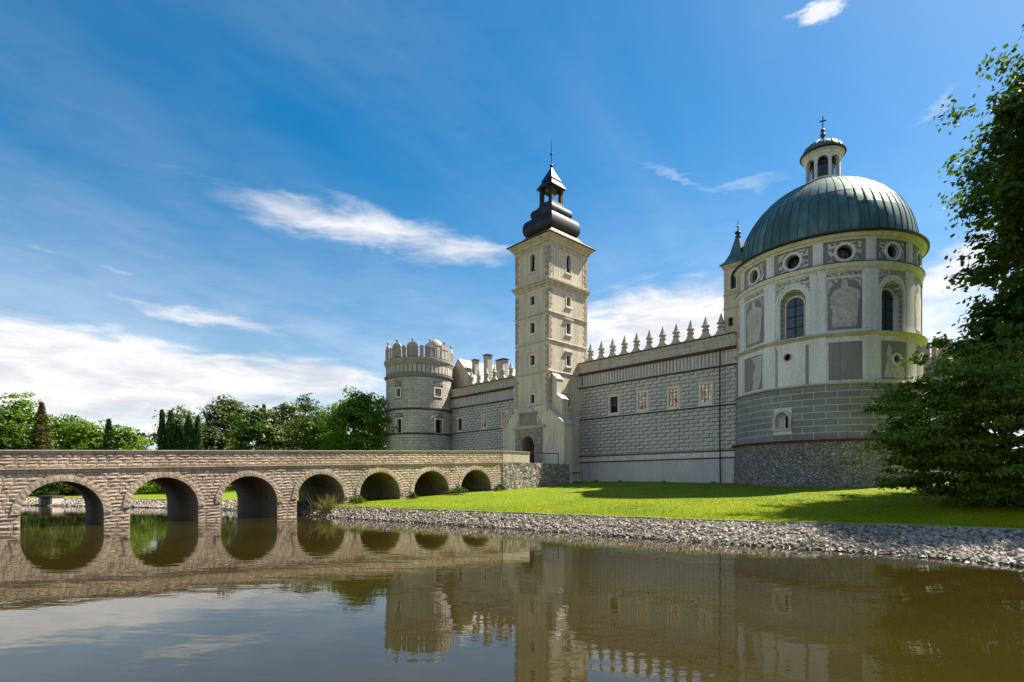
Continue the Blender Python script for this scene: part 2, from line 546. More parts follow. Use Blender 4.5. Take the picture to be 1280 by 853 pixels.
def water_mat():
    m, nt, n, l, b = mat('pond_water')
    p = pos_node(n)
    b.inputs['Base Color'].default_value = (0.062, 0.050, 0.012, 1)
    big = noise(n, l, mapping(n, l, p, (0.05, 0.11, 1)), 1.0, 4, 0.6)
    c = ramp(n, l, big, [(0.35, (0.022, 0.0165, 0.0035)), (0.65, (0.034, 0.026, 0.005))])
    l.new(c, b.inputs['Base Color'])
    b.inputs['IOR'].default_value = 1.5
    b.inputs['Specular IOR Level'].default_value = 0.5
    b.inputs['Roughness'].default_value = 0.004
    w1 = noise(n, l, mapping(n, l, p, (0.7, 1.6, 1)), 0.9, 3, 0.5, 0.3)
    w2 = noise(n, l, mapping(n, l, p, (2.0, 4.5, 1)), 1.0, 3, 0.55, 0.2)
    gust = ramp(n, l, noise(n, l, mapping(n, l, p, (0.05, 0.16, 1)), 1.0, 3, 0.5), [(0.50, 0.12), (0.68, 1.0)])
    mm = n.new('ShaderNodeMath')
    mm.operation = 'MULTIPLY'
    l.new(w2, mm.inputs[0])
    l.new(gust, mm.inputs[1])
    ad = n.new('ShaderNodeMath')
    ad.operation = 'MULTIPLY_ADD'
    l.new(mm.outputs[0], ad.inputs[0])
    ad.inputs[1].default_value = 0.6
    l.new(w1, ad.inputs[2])
    bump(n, l, b, ad.outputs[0], 0.022, 0.25)
    return m


M['water'] = water_mat()


# ------------------------------------------------------------------ mesh helpers
class MB:
    def __init__(self):
        self.v, self.f, self.mi = [], [], []

    def add(self, verts, faces, mi=0):
        o = len(self.v)
        self.v.extend(verts)
        for f in faces:
            self.f.append([i + o for i in f])
            self.mi.append(mi)
        return self

    def box(self, x0, x1, y0, y1, z0, z1, mi=0):
        vs = [(x, y, z) for z in (z0, z1) for y in (y0, y1) for x in (x0, x1)]
        return self.add(vs, [(0, 2, 3, 1), (4, 5, 7, 6), (0, 1, 5, 4), (2, 6, 7, 3), (0, 4, 6, 2), (1, 3, 7, 5)], mi)

    def prism(self, poly, f0, f1, mi=0):
        """poly: list of 2-d points; f0, f1 map a 2-d point to the near / far 3-d point"""
        k = len(poly)
        vs = [f0(*p) for p in poly] + [f1(*p) for p in poly]
        fs = [list(range(k)), list(range(2 * k - 1, k - 1, -1))]
        fs += [(i, i + k, (i + 1) % k + k, (i + 1) % k) for i in range(k)]
        return self.add(vs, fs, mi)

    def lathe(self, prof, n=48, c=(0, 0), closed=False, mi=0, caps=True):
        k = len(prof)
        vs = []
        for j in range(n):
            a = 2 * math.pi * j / n
            ca, sa = math.cos(a), math.sin(a)
            vs += [(c[0] + r * ca, c[1] + r * sa, z) for r, z in prof]
        fs = []
        for j in range(n):
            j2 = (j + 1) % n
            for i in range(k if closed else k - 1):
                i2 = (i + 1) % k
                fs.append((j * k + i, j2 * k + i, j2 * k + i2, j * k + i2))
        if caps and not closed:
            fs.append([j * k for j in range(n)][::-1])
            fs.append([j * k + k - 1 for j in range(n)])
        return self.add(vs, fs, mi)

    def rect_lathe(self, prof, c, mi=0, caps=True):
        """prof: (half x, half y, z)"""
        vs, fs = [], []
        for hx, hy, z in prof:
            vs += [(c[0] - hx, c[1] - hy, z), (c[0] + hx, c[1] - hy, z), (c[0] + hx, c[1] + hy, z), (c[0] - hx, c[1] + hy, z)]
        for i in range(len(prof) - 1):
            for j in range(4):
                j2 = (j + 1) % 4
                fs.append((i * 4 + j, i * 4 + j2, i * 4 + 4 + j2, i * 4 + 4 + j))
        if caps:
            fs.append((3, 2, 1, 0))
            e = (len(prof) - 1) * 4
            fs.append((e, e + 1, e + 2, e + 3))
        return self.add(vs, fs, mi)

    def cplate(self, c, r0, r1, a0, a1, z0, z1, n=3, mi=0):
        """plate bent round a vertical axis, degrees"""
        vs = []
        for i in range(n + 1):
            a = R(a0 + (a1 - a0) * i / n)
            ca, sa = math.cos(a), math.sin(a)
            vs += [(c[0] + r * ca, c[1] + r * sa, z) for r, z in ((r0, z0), (r1, z0), (r1, z1), (r0, z1))]
        fs = []
        for i in range(n):
            for j in range(4):
                j2 = (j + 1) % 4
                fs.append((i * 4 + j, i * 4 + 4 + j, i * 4 + 4 + j2, i * 4 + j2))
        fs += [(0, 1, 2, 3), (n * 4 + 3, n * 4 + 2, n * 4 + 1, n * 4)]
        return self.add(vs, fs, mi)

    def tube(self, pts, rad, n=6, mi=0):
        vs, fs = [], []
        k = len(pts)
        for i, p in enumerate(pts):
            a = Vector(pts[max(i - 1, 0)])
            b = Vector(pts[min(i + 1, k - 1)])
            t = (b - a).normalized()
            s = t.cross(Vector((0, 0, 1)))
            if s.length < 1e-3:
                s = Vector((1, 0, 0))
            s.normalize()
            q = t.cross(s)
            r = rad[i] if isinstance(rad, (list, tuple)) else rad
            for j in range(n):
                an = 2 * math.pi * j / n
                vs.append(tuple(Vector(p) + s * (r * math.cos(an)) + q * (r * math.sin(an))))
        for i in range(k - 1):
            for j in range(n):
                j2 = (j + 1) % n
                fs.append((i * n + j, i * n + j2, i * n + n + j2, i * n + n + j))
        fs += [list(range(n))[::-1], [(k - 1) * n + j for j in range(n)]]
        return self.add(vs, fs, mi)

    def mesh(self, name, mats, recalc=True, smooth=False):
        me = bpy.data.meshes.new(name)
        me.from_pydata([tuple(map(float, v)) for v in self.v], [], self.f)
        for m in (mats if isinstance(mats, (list, tuple)) else [mats]):
            me.materials.append(M[m])
        if any(self.mi):
            me.polygons.foreach_set('material_index', self.mi)
        if recalc:
            bm = bmesh.new()
            bm.from_mesh(me)
            bmesh.ops.recalc_face_normals(bm, faces=bm.faces)
            bm.to_mesh(me)
            bm.free()
        if smooth:
            me.polygons.foreach_set('use_smooth', [True] * len(me.polygons))
            me.set_sharp_from_angle(angle=R(35))
        me.update()
        return me


def link(name, me, parent=None):
    o = bpy.data.objects.new(name, me)
    COL.objects.link(o)
    if parent:
        o.parent = parent
    return o


def tag(o, label=None, cat=None, group=None, kind=None):
    if label:
        o['label'] = label
    if cat:
        o['category'] = cat
    if group:
        o['group'] = group
    if kind:
        o['kind'] = kind
    return o


BASE = {}


def thing(name, label, cat, base, group=None, castle=True):
    """an Empty at the thing's base; its parts are written in castle (or world) coordinates"""
    o = bpy.data.objects.new(name, None)
    o.empty_display_size = 0.5
    COL.objects.link(o)
    if castle:
        x, y = wor(base[0], base[1])
        o.location = (x, y, base[2])
        o.rotation_euler = (0, 0, ROT)
    else:
        o.location = base
    BASE[o.name] = Vector(base)
    tag(o, label, cat, group)
    return o


def root_of(o):
    while o.parent:
        o = o.parent
    return o


def part(name, mb, mats, parent, smooth=False, kind=None, cut=None, cutmat=None, label=None):
    me = mb.mesh(name, mats, True, smooth)
    if cut is not None:
        me = boolean(me, cut, cutmat or (mats if isinstance(mats, str) else mats[0]))
    me.transform(Matrix.Translation(-BASE[root_of(parent).name]))
    o = link(name, me, parent)
    if kind:
        o['kind'] = kind
    if label:
        o['label'] = label
    return o


def boolean(me, cutter, cutmat):
    a = bpy.data.objects.new('tmp_a', me)
    b = bpy.data.objects.new('tmp_b', cutter.mesh('tmp_b', cutmat))
    COL.objects.link(a)
    COL.objects.link(b)
    md = a.modifiers.new('cut', 'BOOLEAN')
    md.operation = 'DIFFERENCE'
    md.solver = 'EXACT'
    md.use_self = True
    try:
        md.material_mode = 'TRANSFER'
    except Exception:
        pass
    md.object = b
    dg = bpy.context.evaluated_depsgraph_get()
    nm = bpy.data.meshes.new_from_object(a.evaluated_get(dg), depsgraph=dg)
    nm.name = me.name
    bpy.data.objects.remove(a)
    bpy.data.objects.remove(b)
    return nm


def mesh_np(name, V, faces_k, matname, extra_mats=()):
    """V (n, k, 3): n separate k-gons"""
    n, k = V.shape[0], V.shape[1]
    me = bpy.data.meshes.new(name)
    me.vertices.add(n * k)
    me.vertices.foreach_set('co', V.reshape(-1).astype(np.float32))
    me.loops.add(n * k)
    me.loops.foreach_set('vertex_index', np.arange(n * k, dtype=np.int32))
    me.polygons.add(n)
    me.polygons.foreach_set('loop_start', np.arange(0, n * k, k, dtype=np.int32))
    me.materials.append(M[matname])
    me.update(calc_edges=True)
    return me


# ------------------------------------------------------------------ the setting
# kerb line in castle coordinates, from far beyond the bridge round to the right of the picture
KERB = [(-400, -190), (-200, -120), (-110, -82), (-70, -62), (-48, -50), (-34, -42), (-17, -33.5), (-6, -31.2), (6.2, -30.8), (14.1, -29.2), (19.5, -27.9),
        (27.7, -26.2), (33.0, -25.0), (37.1, -23.7), (39.8, -22.2), (42.0, -21.2), (44.1, -20.7), (46.4, -20.6), (60, -21.5), (90, -26), (200, -60)]
# how far the water's edge lies from it
KW = [3, 3, 3, 3, 3, 2.6, 2.2, 1.6, 1.4, 1.5, 1.8, 2.3, 3.0, 3.8, 4.6, 5.2, 5.7, 6.0, 6.5, 7, 8]
KP = np.array([wor(*p) for p in KERB])


def resample(pts, vals, step):
    out, ov = [], []
    for i in range(len(pts) - 1):
        a, b = pts[i], pts[i + 1]
        k = max(1, int(np.linalg.norm(b - a) / step))
        for j in range(k):
            out.append(a + (b - a) * j / k)
            ov.append(vals[i] + (vals[i + 1] - vals[i]) * j / k)
    out.append(pts[-1])
    ov.append(vals[-1])
    return np.array(out), np.array(ov)


def smooth_line(p, it):
    p = p.copy()
    for _ in range(it):
        p[1:-1] = p[1:-1] * 0.5 + (p[:-2] + p[2:]) * 0.25
    return p


KS, KSW = resample(KP, KW, 1.0)
KS = smooth_line(KS, 6)
tan = np.gradient(KS, axis=0)
tan /= np.linalg.norm(tan, axis=1)[:, None]
KN = np.stack([-tan[:, 1], tan[:, 0]], 1)          # towards the lawn


NEAR = np.hypot(KS[:, 0], KS[:, 1] - 40) < 190


def sdist(P):
    """signed distance to the kerb, > 0 on the lawn side"""
    P = np.asarray(P, float)
    out = np.empty(len(P))
    far_ = np.hypot(P[:, 0], P[:, 1] - 40).max() > 130
    K_, N_ = (KS, KN) if far_ else (KS[NEAR], KN[NEAR])
    for s in range(0, len(P), 20000):
        q = P[s:s + 20000]
        d = np.linalg.norm(q[:, None, :] - K_[None, :, :], axis=2)
        i = d.argmin(1)
        side = ((q - K_[i]) * N_[i]).sum(1)
        out[s:s + 20000] = np.where(side >= 0, d[np.arange(len(q)), i], -d[np.arange(len(q)), i])
    return out


def lawn_z(P):
    d = sdist(P)
    P = np.asarray(P, float)
    z = 0.85 + 0.0575 * np.clip(d, 0, 36)
    z += 0.05 * np.sin(P[:, 0] * 0.35 + 1) * np.sin(P[:, 1] * 0.29) * np.clip(d / 6, 0, 1)
    return np.where(d < 0, 0.85 + d * 1.4, z)


def lz(x, y):
    return float(lawn_z(np.array([[x, y]]))[0])


# lawn: fine grid near, coarse far
def axis(lo, hi, steps):
    out = [lo]
    for end, st in steps:
        while out[-1] < end - 1e-6:
            out.append(min(end, out[-1] + st))
    return np.array(out)


gx_ = axis(-900, 900, [(-200, 50), (-80, 8), (-40, 2.0), (60, 0.7), (100, 5), (200, 20), (900, 70)])
gy_ = axis(-60, 1500, [(0, 10), (14, 2), (75, 0.7), (110, 3), (200, 15), (1500, 100)])
GX, GY = np.meshgrid(gx_, gy_)
GP = np.stack([GX.ravel(), GY.ravel()], 1)
gd = sdist(GP)
gz = lawn_z(GP)
nx_, ny_ = len(gx_), len(gy_)
keep = (gd > -1.6).reshape(ny_, nx_)
idx = -np.ones(nx_ * ny_, int)
faces = []
for j in range(ny_ - 1):
    for i in range(nx_ - 1):
        if keep[j, i] and keep[j, i + 1] and keep[j + 1, i] and keep[j + 1, i + 1]:
            faces.append((j * nx_ + i, j * nx_ + i + 1, (j + 1) * nx_ + i + 1, (j + 1) * nx_ + i))
used = sorted({k for f in faces for k in f})
remap = {k: i for i, k in enumerate(used)}
me = bpy.data.meshes.new('lawn')
me.from_pydata([(GP[k, 0], GP[k, 1], max(gz[k], -0.9)) for k in used], [], [[remap[k] for k in f] for f in faces])
me.materials.append(M['lawn'])
me.polygons.foreach_set('use_smooth', [True] * len(me.polygons))
lawn = tag(link('lawn', me), 'bright green lawn rising gently from the stone bank to the castle', 'lawn', kind='structure')

# water
mb = MB()
xs = [-900, -200, -60, 0, 60, 200, 900]
mb.add([(-900, -400, 0), (900, -400, 0), (900, 1500, 0), (-900, 1500, 0)], [(0, 1, 2, 3)])
water = tag(link('water', mb.mesh('water', 'water')), 'murky brown green pond water reflecting castle and sky', 'water', kind='structure')

# stone bank bed and kerb
i0, i1 = 0, len(KS) - 1
mb = MB()
vs, fs = [], []
prof = [(0.02, 0.84), (0.10, 0.80), (0.5, 0.38), (1.0, 0.0), (1.6, -0.5)]
for i in range(len(KS)):
    for k, (t, z) in enumerate(prof):
        off = -t * KSW[i] if k > 1 else -t
        vs.append((KS[i, 0] + KN[i, 0] * off, KS[i, 1] + KN[i, 1] * off, z))
for i in range(len(KS) - 1):
    for k in range(len(prof) - 1):
        a = i * len(prof) + k
        fs.append((a, a + len(prof), a + len(prof) + 1, a + 1))
mb.add(vs, fs)
bank = tag(link('stone_bank', mb.mesh('stone_bank', 'bankbed', True, True)), 'sloping bank of loose grey stones between lawn and water', 'bank', kind='structure')

mb = MB()
vs, fs = [], []
kp = [(-0.07, 0.55), (-0.07, 0.875), (0.07, 0.885), (0.08, 0.55)]
for i in range(len(KS)):
    w = 0.015 * math.sin(i * 1.7)
    for t, z in kp:
        vs.append((KS[i, 0] + KN[i, 0] * t, KS[i, 1] + KN[i, 1] * t, z + w))
for i in range(len(KS) - 1):
    for k in range(3):
        a = i * 4 + k
        fs.append((a, a + 4, a + 5, a + 1))
mb.add(vs, fs)
kerb = tag(link('kerb', mb.mesh('kerb', 'kerb')), 'low pale stone kerb edging the lawn above the bank', 'kerb', kind='structure')

# bank stones
rs = np.random.RandomState(4)


def stone_hull(seed, n=11):
    r = np.random.RandomState(seed)
    p = r.normal(size=(n, 3))
    p /= np.linalg.norm(p, axis=1)[:, None]
    p *= r.uniform(0.8, 1.1, (n, 1)) * 0.5
    p[:, 2] *= 0.7
    bm = bmesh.new()
    for q in p:
        bm.verts.new(q)
    bmesh.ops.convex_hull(bm, input=bm.verts)
    for v in [v for v in bm.verts if not v.link_faces]:
        bm.verts.remove(v)
    bmesh.ops.recalc_face_normals(bm, faces=bm.faces)
    m_ = bpy.data.meshes.new('stone')
    bm.to_mesh(m_)
    bm.free()
    m_.materials.append(M['bank'])
    return m_


HULL = [stone_hull(i) for i in range(14)]
HV = []
for h_ in HULL:
    co = np.empty(len(h_.vertices) * 3)
    h_.vertices.foreach_get('co', co)
    HV.append((co.reshape(-1, 3), [tuple(p.vertices) for p in h_.polygons]))
stones = []
for i in range(len(KS) - 1):
    mid = KS[i]
    dist = np.hypot(*mid)
    if dist > 95:
        continue
    near = dist < 48
    size = 0.22 if dist < 32 else (0.18 if near else 0.30)
    wid = KSW[i] + 0.25
    seg = np.linalg.norm(KS[i + 1] - KS[i])
    cnt = int(wid * seg / (size * size * 0.29))
    for _ in range(cnt):
        t = rs.uniform(0.0, 1) ** 0.95
        u_ = rs.uniform()
        P = KS[i] * (1 - u_) + KS[i + 1] * u_ - KN[i] * (0.12 + t * wid)
        z = 0.77 - 0.77 * min(1.1, t * wid / KSW[i])
        stones.append((P[0], P[1], z + rs.uniform(-0.10, 0.05), size * min(1.55, rs.lognormal(-0.05, 0.36)), rs.uniform(0, 6.28), rs.randint(14), rs.uniform(0.65, 1.0), rs.uniform(-0.4, 0.4), dist))
visible = [s for s in stones if s[1] > 5 and abs(s[0] / s[1]) < 0.915 and s[2] > 0.06]
visible.sort(key=lambda s: -s[3] / math.hypot(s[0], s[1]))
chosen = set(id(s) for s in visible[:300])
for s in visible[:300]:
    o = link('stone', HULL[s[5]], bank)
    o.location = s[:3]
    o.scale = (s[3], s[3] * s[6], s[3])
    o.rotation_euler = (s[7], s[7] * 0.6, s[4])
for nm_, mt_, test in (('small_stones', 'bank', lambda q: q[2] >= 0.05), ('wet_stones', 'wetstone', lambda q: q[2] < 0.05)):
    vs, fs = [], []
    off = 0
    for s in stones:
        if id(s) in chosen or not test(s):
            continue
        co, pf = HV[s[5]]
        c_, s_ = math.cos(s[4]), math.sin(s[4])
        p = co * np.array([s[3], s[3] * s[6], s[3]])
        ct, st = math.cos(s[7]), math.sin(s[7])
        p = np.stack([p[:, 0], p[:, 1] * ct - p[:, 2] * st, p[:, 1] * st + p[:, 2] * ct], 1)
        p = np.stack([p[:, 0] * c_ - p[:, 1] * s_, p[:, 0] * s_ + p[:, 1] * c_, p[:, 2]], 1) + np.array(s[:3])
        vs.append(p)
        fs += [tuple(k + off for k in f) for f in pf]
        off += len(p)
    me = bpy.data.meshes.new(nm_)
    me.from_pydata(np.concatenate(vs).tolist(), [], fs)
    me.materials.append(M[mt_])
    o = link(nm_, me, bank)
    o['kind'] = 'stuff'

# grass blades on the lawn in view, and ragged tufts along the kerb
def grass(n, pts, zz, hgt, wid, name, lean=0.5):
    a = rs.uniform(0, 2 * np.pi, n)
    h = rs.uniform(*hgt, n)
    w = rs.uniform(*wid, n)
    lx = rs.normal(0, lean, n) * h
    ly = rs.normal(0, lean, n) * h
    V = np.empty((n, 3, 3))
    ca, sa = np.cos(a) * w, np.sin(a) * w
    V[:, 0] = np.stack([pts[:, 0] - ca, pts[:, 1] - sa, zz - 0.02], 1)
    V[:, 1] = np.stack([pts[:, 0] + ca, pts[:, 1] + sa, zz - 0.02], 1)
    V[:, 2] = np.stack([pts[:, 0] + lx, pts[:, 1] + ly, zz + h], 1)
    return V


n = 330000
Yg = 1 / rs.uniform(1 / 78.0, 1 / 17.0, int(n * 1.7))
Xg = rs.uniform(-0.36, 1.0, int(n * 1.7)) * Yg
P = np.stack([Xg, Yg], 1)
L = np.stack(loc(P[:, 0].copy(), P[:, 1].copy()), 1)
d = sdist(P)
ok = (d > 0.1) & ~((L[:, 0] < 3.9) & (L[:, 1] > -60) & (L[:, 0] > -6.2)) & ~((L[:, 1] > 6) & (L[:, 0] < 28)) & (np.hypot(L[:, 0] - 28.4, L[:, 1] - 11.1) > 8.7)
P = P[ok][:n]
V1 = grass(len(P), P, lawn_z(P), (0.03, 0.075), (0.014, 0.03), 'grass')
k = rs.randint(0, len(KS) - 1, 60000)
tt = rs.normal(0.02, 0.22, 60000) + np.where(rs.uniform(size=60000) < 0.35, -rs.exponential(0.5, 60000), 0)
P2 = KS[k] + (KS[k + 1] - KS[k]) * rs.uniform(0, 1, (60000, 1)) + KN[k] * tt[:, None]
clump = np.sin(P2[:, 0] * 2.1) + np.sin(P2[:, 1] * 1.7 + 2) + np.sin(P2[:, 0] * 0.6 + P2[:, 1] * 0.9) + rs.normal(0, 0.6, 60000)
sel = (clump > 0.2) & (np.hypot(P2[:, 0], P2[:, 1]) < 60)
P2 = P2[sel]
z2 = np.where(tt[sel] > 0, 0.86, 0.80 + tt[sel] * 0.28)
V2 = grass(len(P2), P2, z2, (0.08, 0.24), (0.012, 0.03), 'tufts', 0.6)
g = link('grass', mesh_np('grass', np.concatenate([V1, V2]), 3, 'blade'))
tag(g, 'short mown grass blades covering the lawn and kerb edge', 'grass', kind='stuff')

# far hills
mb = MB()
hx = np.linspace(-2200, 2200, 90)
top = [30 + 11 * math.sin(x * 0.004 + 1) + 7 * math.sin(x * 0.011) + 3 * math.sin(x * 0.05) for x in hx]
vs = [(x, 900, 0) for x in hx] + [(x, 980, t) for x, t in zip(hx, top)] + [(x, 1400, 0) for x in hx]
fs = []
for i in range(89):
    fs += [(i, i + 1, 91 + i, 90 + i), (90 + i, 91 + i, 181 + i, 180 + i)]
mb.add(vs, fs)
tag(link('hills', mb.mesh('hills', 'leaf_dark', True, True)), 'low wooded hills on the far horizon', 'hills', kind='structure')

# ------------------------------------------------------------------ bridge
BN, BF = 3.78, -6.0              # near and far side (castle x)
ARCH = [(-54.13, 0.70), (-48.5, 0.82), (-42.97, 1.10), (-37.38, 1.23), (-31.72, 1.44), (-26.2, 1.67), (-20.62, 1.86), (-15.04, 2.06)]
RA, RO = 2.04, 2.42
Y0, Y1 = -62.0, -11.35
zs_ = lambda y: 3.53 + (y + 51.44) * 0.0347
zt_ = lambda y: 4.72 + (y + 51.44) * 0.0375
bridge = thing('stone_bridge', 'long stone bridge of round arches crossing the pond to the castle gate', 'bridge', (-1.1, -30, 0))
core = MB()
core.prism([(Y0, -1.5), (Y1, -1.5), (Y1, zs_(Y1)), (Y0, zs_(Y0))], lambda a, b: (BN - 0.09, a, b), lambda a, b: (BF + 0.02, a, b))
cut = MB()
for yc, zc in ARCH:
    poly = [(yc - RA, -2.0)] + [(yc - RA * math.cos(R(t)), zc + RA * math.sin(R(t))) for t in range(0, 181, 9)] + [(yc + RA, -2.0)]
    cut.prism(poly, lambda a, b: (BN + 1, a, b), lambda a, b: (BF - 1, a, b))
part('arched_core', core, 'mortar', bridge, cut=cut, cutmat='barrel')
mb = MB()
for a, b in ((BN - 0.42, BN - 0.09), (BF + 0.02, BF + 0.42)):
    mb.prism([(Y0, zs_(Y0) + 0.004), (Y1, zs_(Y1) + 0.004), (Y1, zt_(Y1) - 0.09), (Y0, zt_(Y0) - 0.09)], lambda p, q: (a, p, q), lambda p, q: (b, p, q))
part('parapet_core', mb, 'mortar', bridge)
mb = MB()
mb.prism([(Y0, zs_(Y0) + 0.008), (Y1, zs_(Y1) + 0.008), (Y1, zs_(Y1) + 0.06), (Y0, zs_(Y0) + 0.06)], lambda p, q: (BF + 0.44, p, q), lambda p, q: (BN - 0.44, p, q))
part('deck', mb, 'concrete', bridge)
for a, b in ((BN - 0.47, BN + 0.07), (BF - 0.05, BF + 0.47)):
    mb = MB()
    mb.prism([(Y0, zt_(Y0) - 0.085), (Y1, zt_(Y1) - 0.085), (Y1, zt_(Y1)), (Y0, zt_(Y0))], lambda p, q: (a, p, q), lambda p, q: (b, p, q))
    part('coping', mb, 'concrete', bridge)


def rock_face(seed, nx=3, nz=2):
    """a rough faced stone: x outward 0..1, y -0.5..0.5, z 0..1"""
    r = random.Random(seed)
    vs, fs = [], []
    for j in range(nz + 1):
        for i in range(nx + 1):
            edge = i in (0, nx) or j in (0, nz)
            y = -0.5 + i / nx + (0 if i in (0, nx) else r.uniform(-0.06, 0.06))
            z = j / nz + (0 if j in (0, nz) else r.uniform(-0.16, 0.16))
            x = r.uniform(0.62, 0.68) if edge else r.uniform(0.80, 0.94)
            vs.append((x, y, z))
    for j in range(nz):
        for i in range(nx):
            a = j * (nx + 1) + i
            fs.append((a, a + 1, a + nx + 2, a + nx + 1))
    ring = [i for i in range(nx + 1)] + [j * (nx + 1) + nx for j in range(1, nz + 1)] + [nz * (nx + 1) + i for i in range(nx - 1, -1, -1)] + [j * (nx + 1) for j in range(nz - 1, 0, -1)]
    o = len(vs)
    for k_ in ring:
        vs.append((0.0, vs[k_][1], vs[k_][2]))
    for q in range(len(ring)):
        q2 = (q + 1) % len(ring)
        fs.append((ring[q], o + q, o + q2, ring[q2]))
    return vs, fs


ROCK = [rock_face(i) for i in range(16)]
ROCKM = []
for v_, f_ in ROCK:
    t = MB()
    t.add(v_, f_)
    ROCKM.append(t.mesh('stone', 'bridge'))
rb = random.Random(11)
blist = []        # (y centre, z bottom, length, height, depth, pitch)


def fill_row(zb, h, slope, free, lo, hi):
    for a, b in free:
        y = a
        while y < b - 0.02:
            ln = rb.choice((rb.uniform(0.32, 0.6), rb.uniform(0.5, 0.95)))
            if b - (y + ln) < 0.28:
                ln = b - y
            if ln > 0.1:
                blist.append((y + ln / 2, zb(y + ln / 2), ln, h(y + ln / 2) if callable(h) else h, rb.uniform(lo, hi), math.atan(slope)))
            y += ln


row = 0
CH = 0.235
while row < 24:
    zb = lambda y, r_=row: zs_(y) - 0.015 - (r_ + 1) * CH
    # solid runs between the arches at this row
    spans = []
    for yc, zc in ARCH:
        zm = zb(yc) + CH / 2
        # chord of the ring (the row is nearly level across an arch)
        if zm > zc + RO:
            continue
        hc = math.sqrt(RO * RO - (zm - zc) ** 2) if zm > zc else RA
        spans.append((yc - hc, yc + hc))
    free, y = [], Y0
    for a, b in sorted(spans):
        if a > y:
            free.append((y, a))
        y = max(y, b)
    free.append((y, Y1))
    fill_row(zb, CH, 0.0347, free, 0.115, 0.15)
    row += 1
blist = [b for b in blist if b[1] + b[3] > -0.15]
for r_ in range(5):
    hh = lambda y: (zt_(y) - 0.09 - zs_(y) - 0.115) / 5
    fill_row(lambda y, q=r_: zs_(y) + 0.115 + q * hh(y), hh, 0.036, [(Y0, Y1)], 0.11, 0.14)


def pxsize(b):
    X, Y = wor(BN, b[0])
    return b[2] * b[3] / (X * X + Y * Y)


shown = [b for b in blist if b[0] > -51.6 and b[1] + b[3] > 0.02]
shown.sort(key=lambda b: -pxsize(b))
top300 = set(id(b) for b in shown[:300])
bb = BASE[bridge.name]
rest = MB()
for b in blist:
    kx = rb.randrange(16)
    sc = (b[4], b[2] - 0.026, b[3] - 0.024)
    if id(b) in top300:
        o = link('stone', ROCKM[kx], bridge)
        o.location = Vector((BN - 0.10, b[0], b[1] + 0.01)) - bb
        o.scale = sc
        o.rotation_euler = (b[5], 0, 0)
    else:
        v_, f_ = ROCK[kx]
        tp = math.tan(b[5])
        rest.add([(BN - 0.10 + x * sc[0], b[0] + y * sc[1], b[1] + 0.01 + z * sc[2] + y * sc[1] * tp) for x, y, z in v_], f_)
part('smaller_stones', rest, 'bridge', bridge, kind='stuff')
# string course below the parapet
y = Y0
while y < Y1 - 0.3:
    ln = min(rb.uniform(0.8, 1.5), Y1 - y)
    mb = MB()
    mb.prism([(y + 0.006, zs_(y) - 0.01), (y + ln - 0.006, zs_(y + ln) - 0.01), (y + ln - 0.006, zs_(y + ln) + 0.10), (y + 0.006, zs_(y) + 0.10)],
             lambda p, q: (BN - 0.1, p, q), lambda p, q: (BN + 0.10 + 0.02 * math.sin(p * 9), p, q))
    part('string_course', mb, 'bridge', bridge)
    y += ln
# voussoirs
NV = 21
VM = []
for s_ in range(5):
    r_ = random.Random(50 + s_)
    da = math.pi / NV / 2 * 0.94
    mb = MB()
    pts = []
    for rr in (RA + 0.006, (RA + RO) / 2, RO + r_.uniform(-0.02, 0.06)):
        for a in (-da, 0, da):
            pts.append((rr * math.sin(a), rr * math.cos(a)))
    v0 = [(0.0, p, q) for p, q in pts]
    v1 = [(r_.uniform(0.14, 0.155) if k_ != 4 else 0.165, p, q) for k_, (p, q) in enumerate(pts)]
    fs = []
    for j in range(2):
        for i in range(2):
            a = j * 3 + i
            fs += [(9 + a, 9 + a + 1, 9 + a + 4, 9 + a + 3)]
    ring = [0, 1, 2, 5, 8, 7, 6, 3]
    for q in range(8):
        a, b = ring[q], ring[(q + 1) % 8]
        fs.append((a, b, b + 9, a + 9))
    mb.add(v0 + v1, fs)
    VM.append(mb.mesh('voussoir', 'bridge'))
for yc, zc in ARCH[1:]:
    for k_ in range(NV):
        a = -math.pi / 2 + (k_ + 0.5) * math.pi / NV
        o = link('voussoir', VM[rb.randrange(5)], bridge)
        o.location = Vector((BN - 0.10, yc, zc)) - bb
        o.rotation_euler = (-a, 0, 0)

# ------------------------------------------------------------------ landing in front of the gate
land = thing('gate_landing', 'rubble stone landing with plastered parapet joining bridge to the gate tower', 'landing', (-1.5, -6, 2))
rr_ = random.Random(5)
mb = MB()


def rough_wall(mb, A, B, z0, z1, nrm, nu, nv, amp, mi=0):
    """a wall sheet from A to B with an uneven surface"""
    vs, fs = [], []
    for j in range(nv + 1):
        for i in range(nu + 1):
            t = i / nu
            e = 0 if (i in (0, nu) or j == nv) else rr_.uniform(-amp, amp)
            vs.append((A[0] + (B[0] - A[0]) * t + nrm[0] * e, A[1] + (B[1] - A[1]) * t + nrm[1] * e, z0 + (z1 - z0) * j / nv))
    for j in range(nv):
        for i in range(nu):
            a = j * (nu + 1) + i
            fs.append((a, a + 1, a + nu + 2, a + nu + 1))
    mb.add(vs, fs, mi)


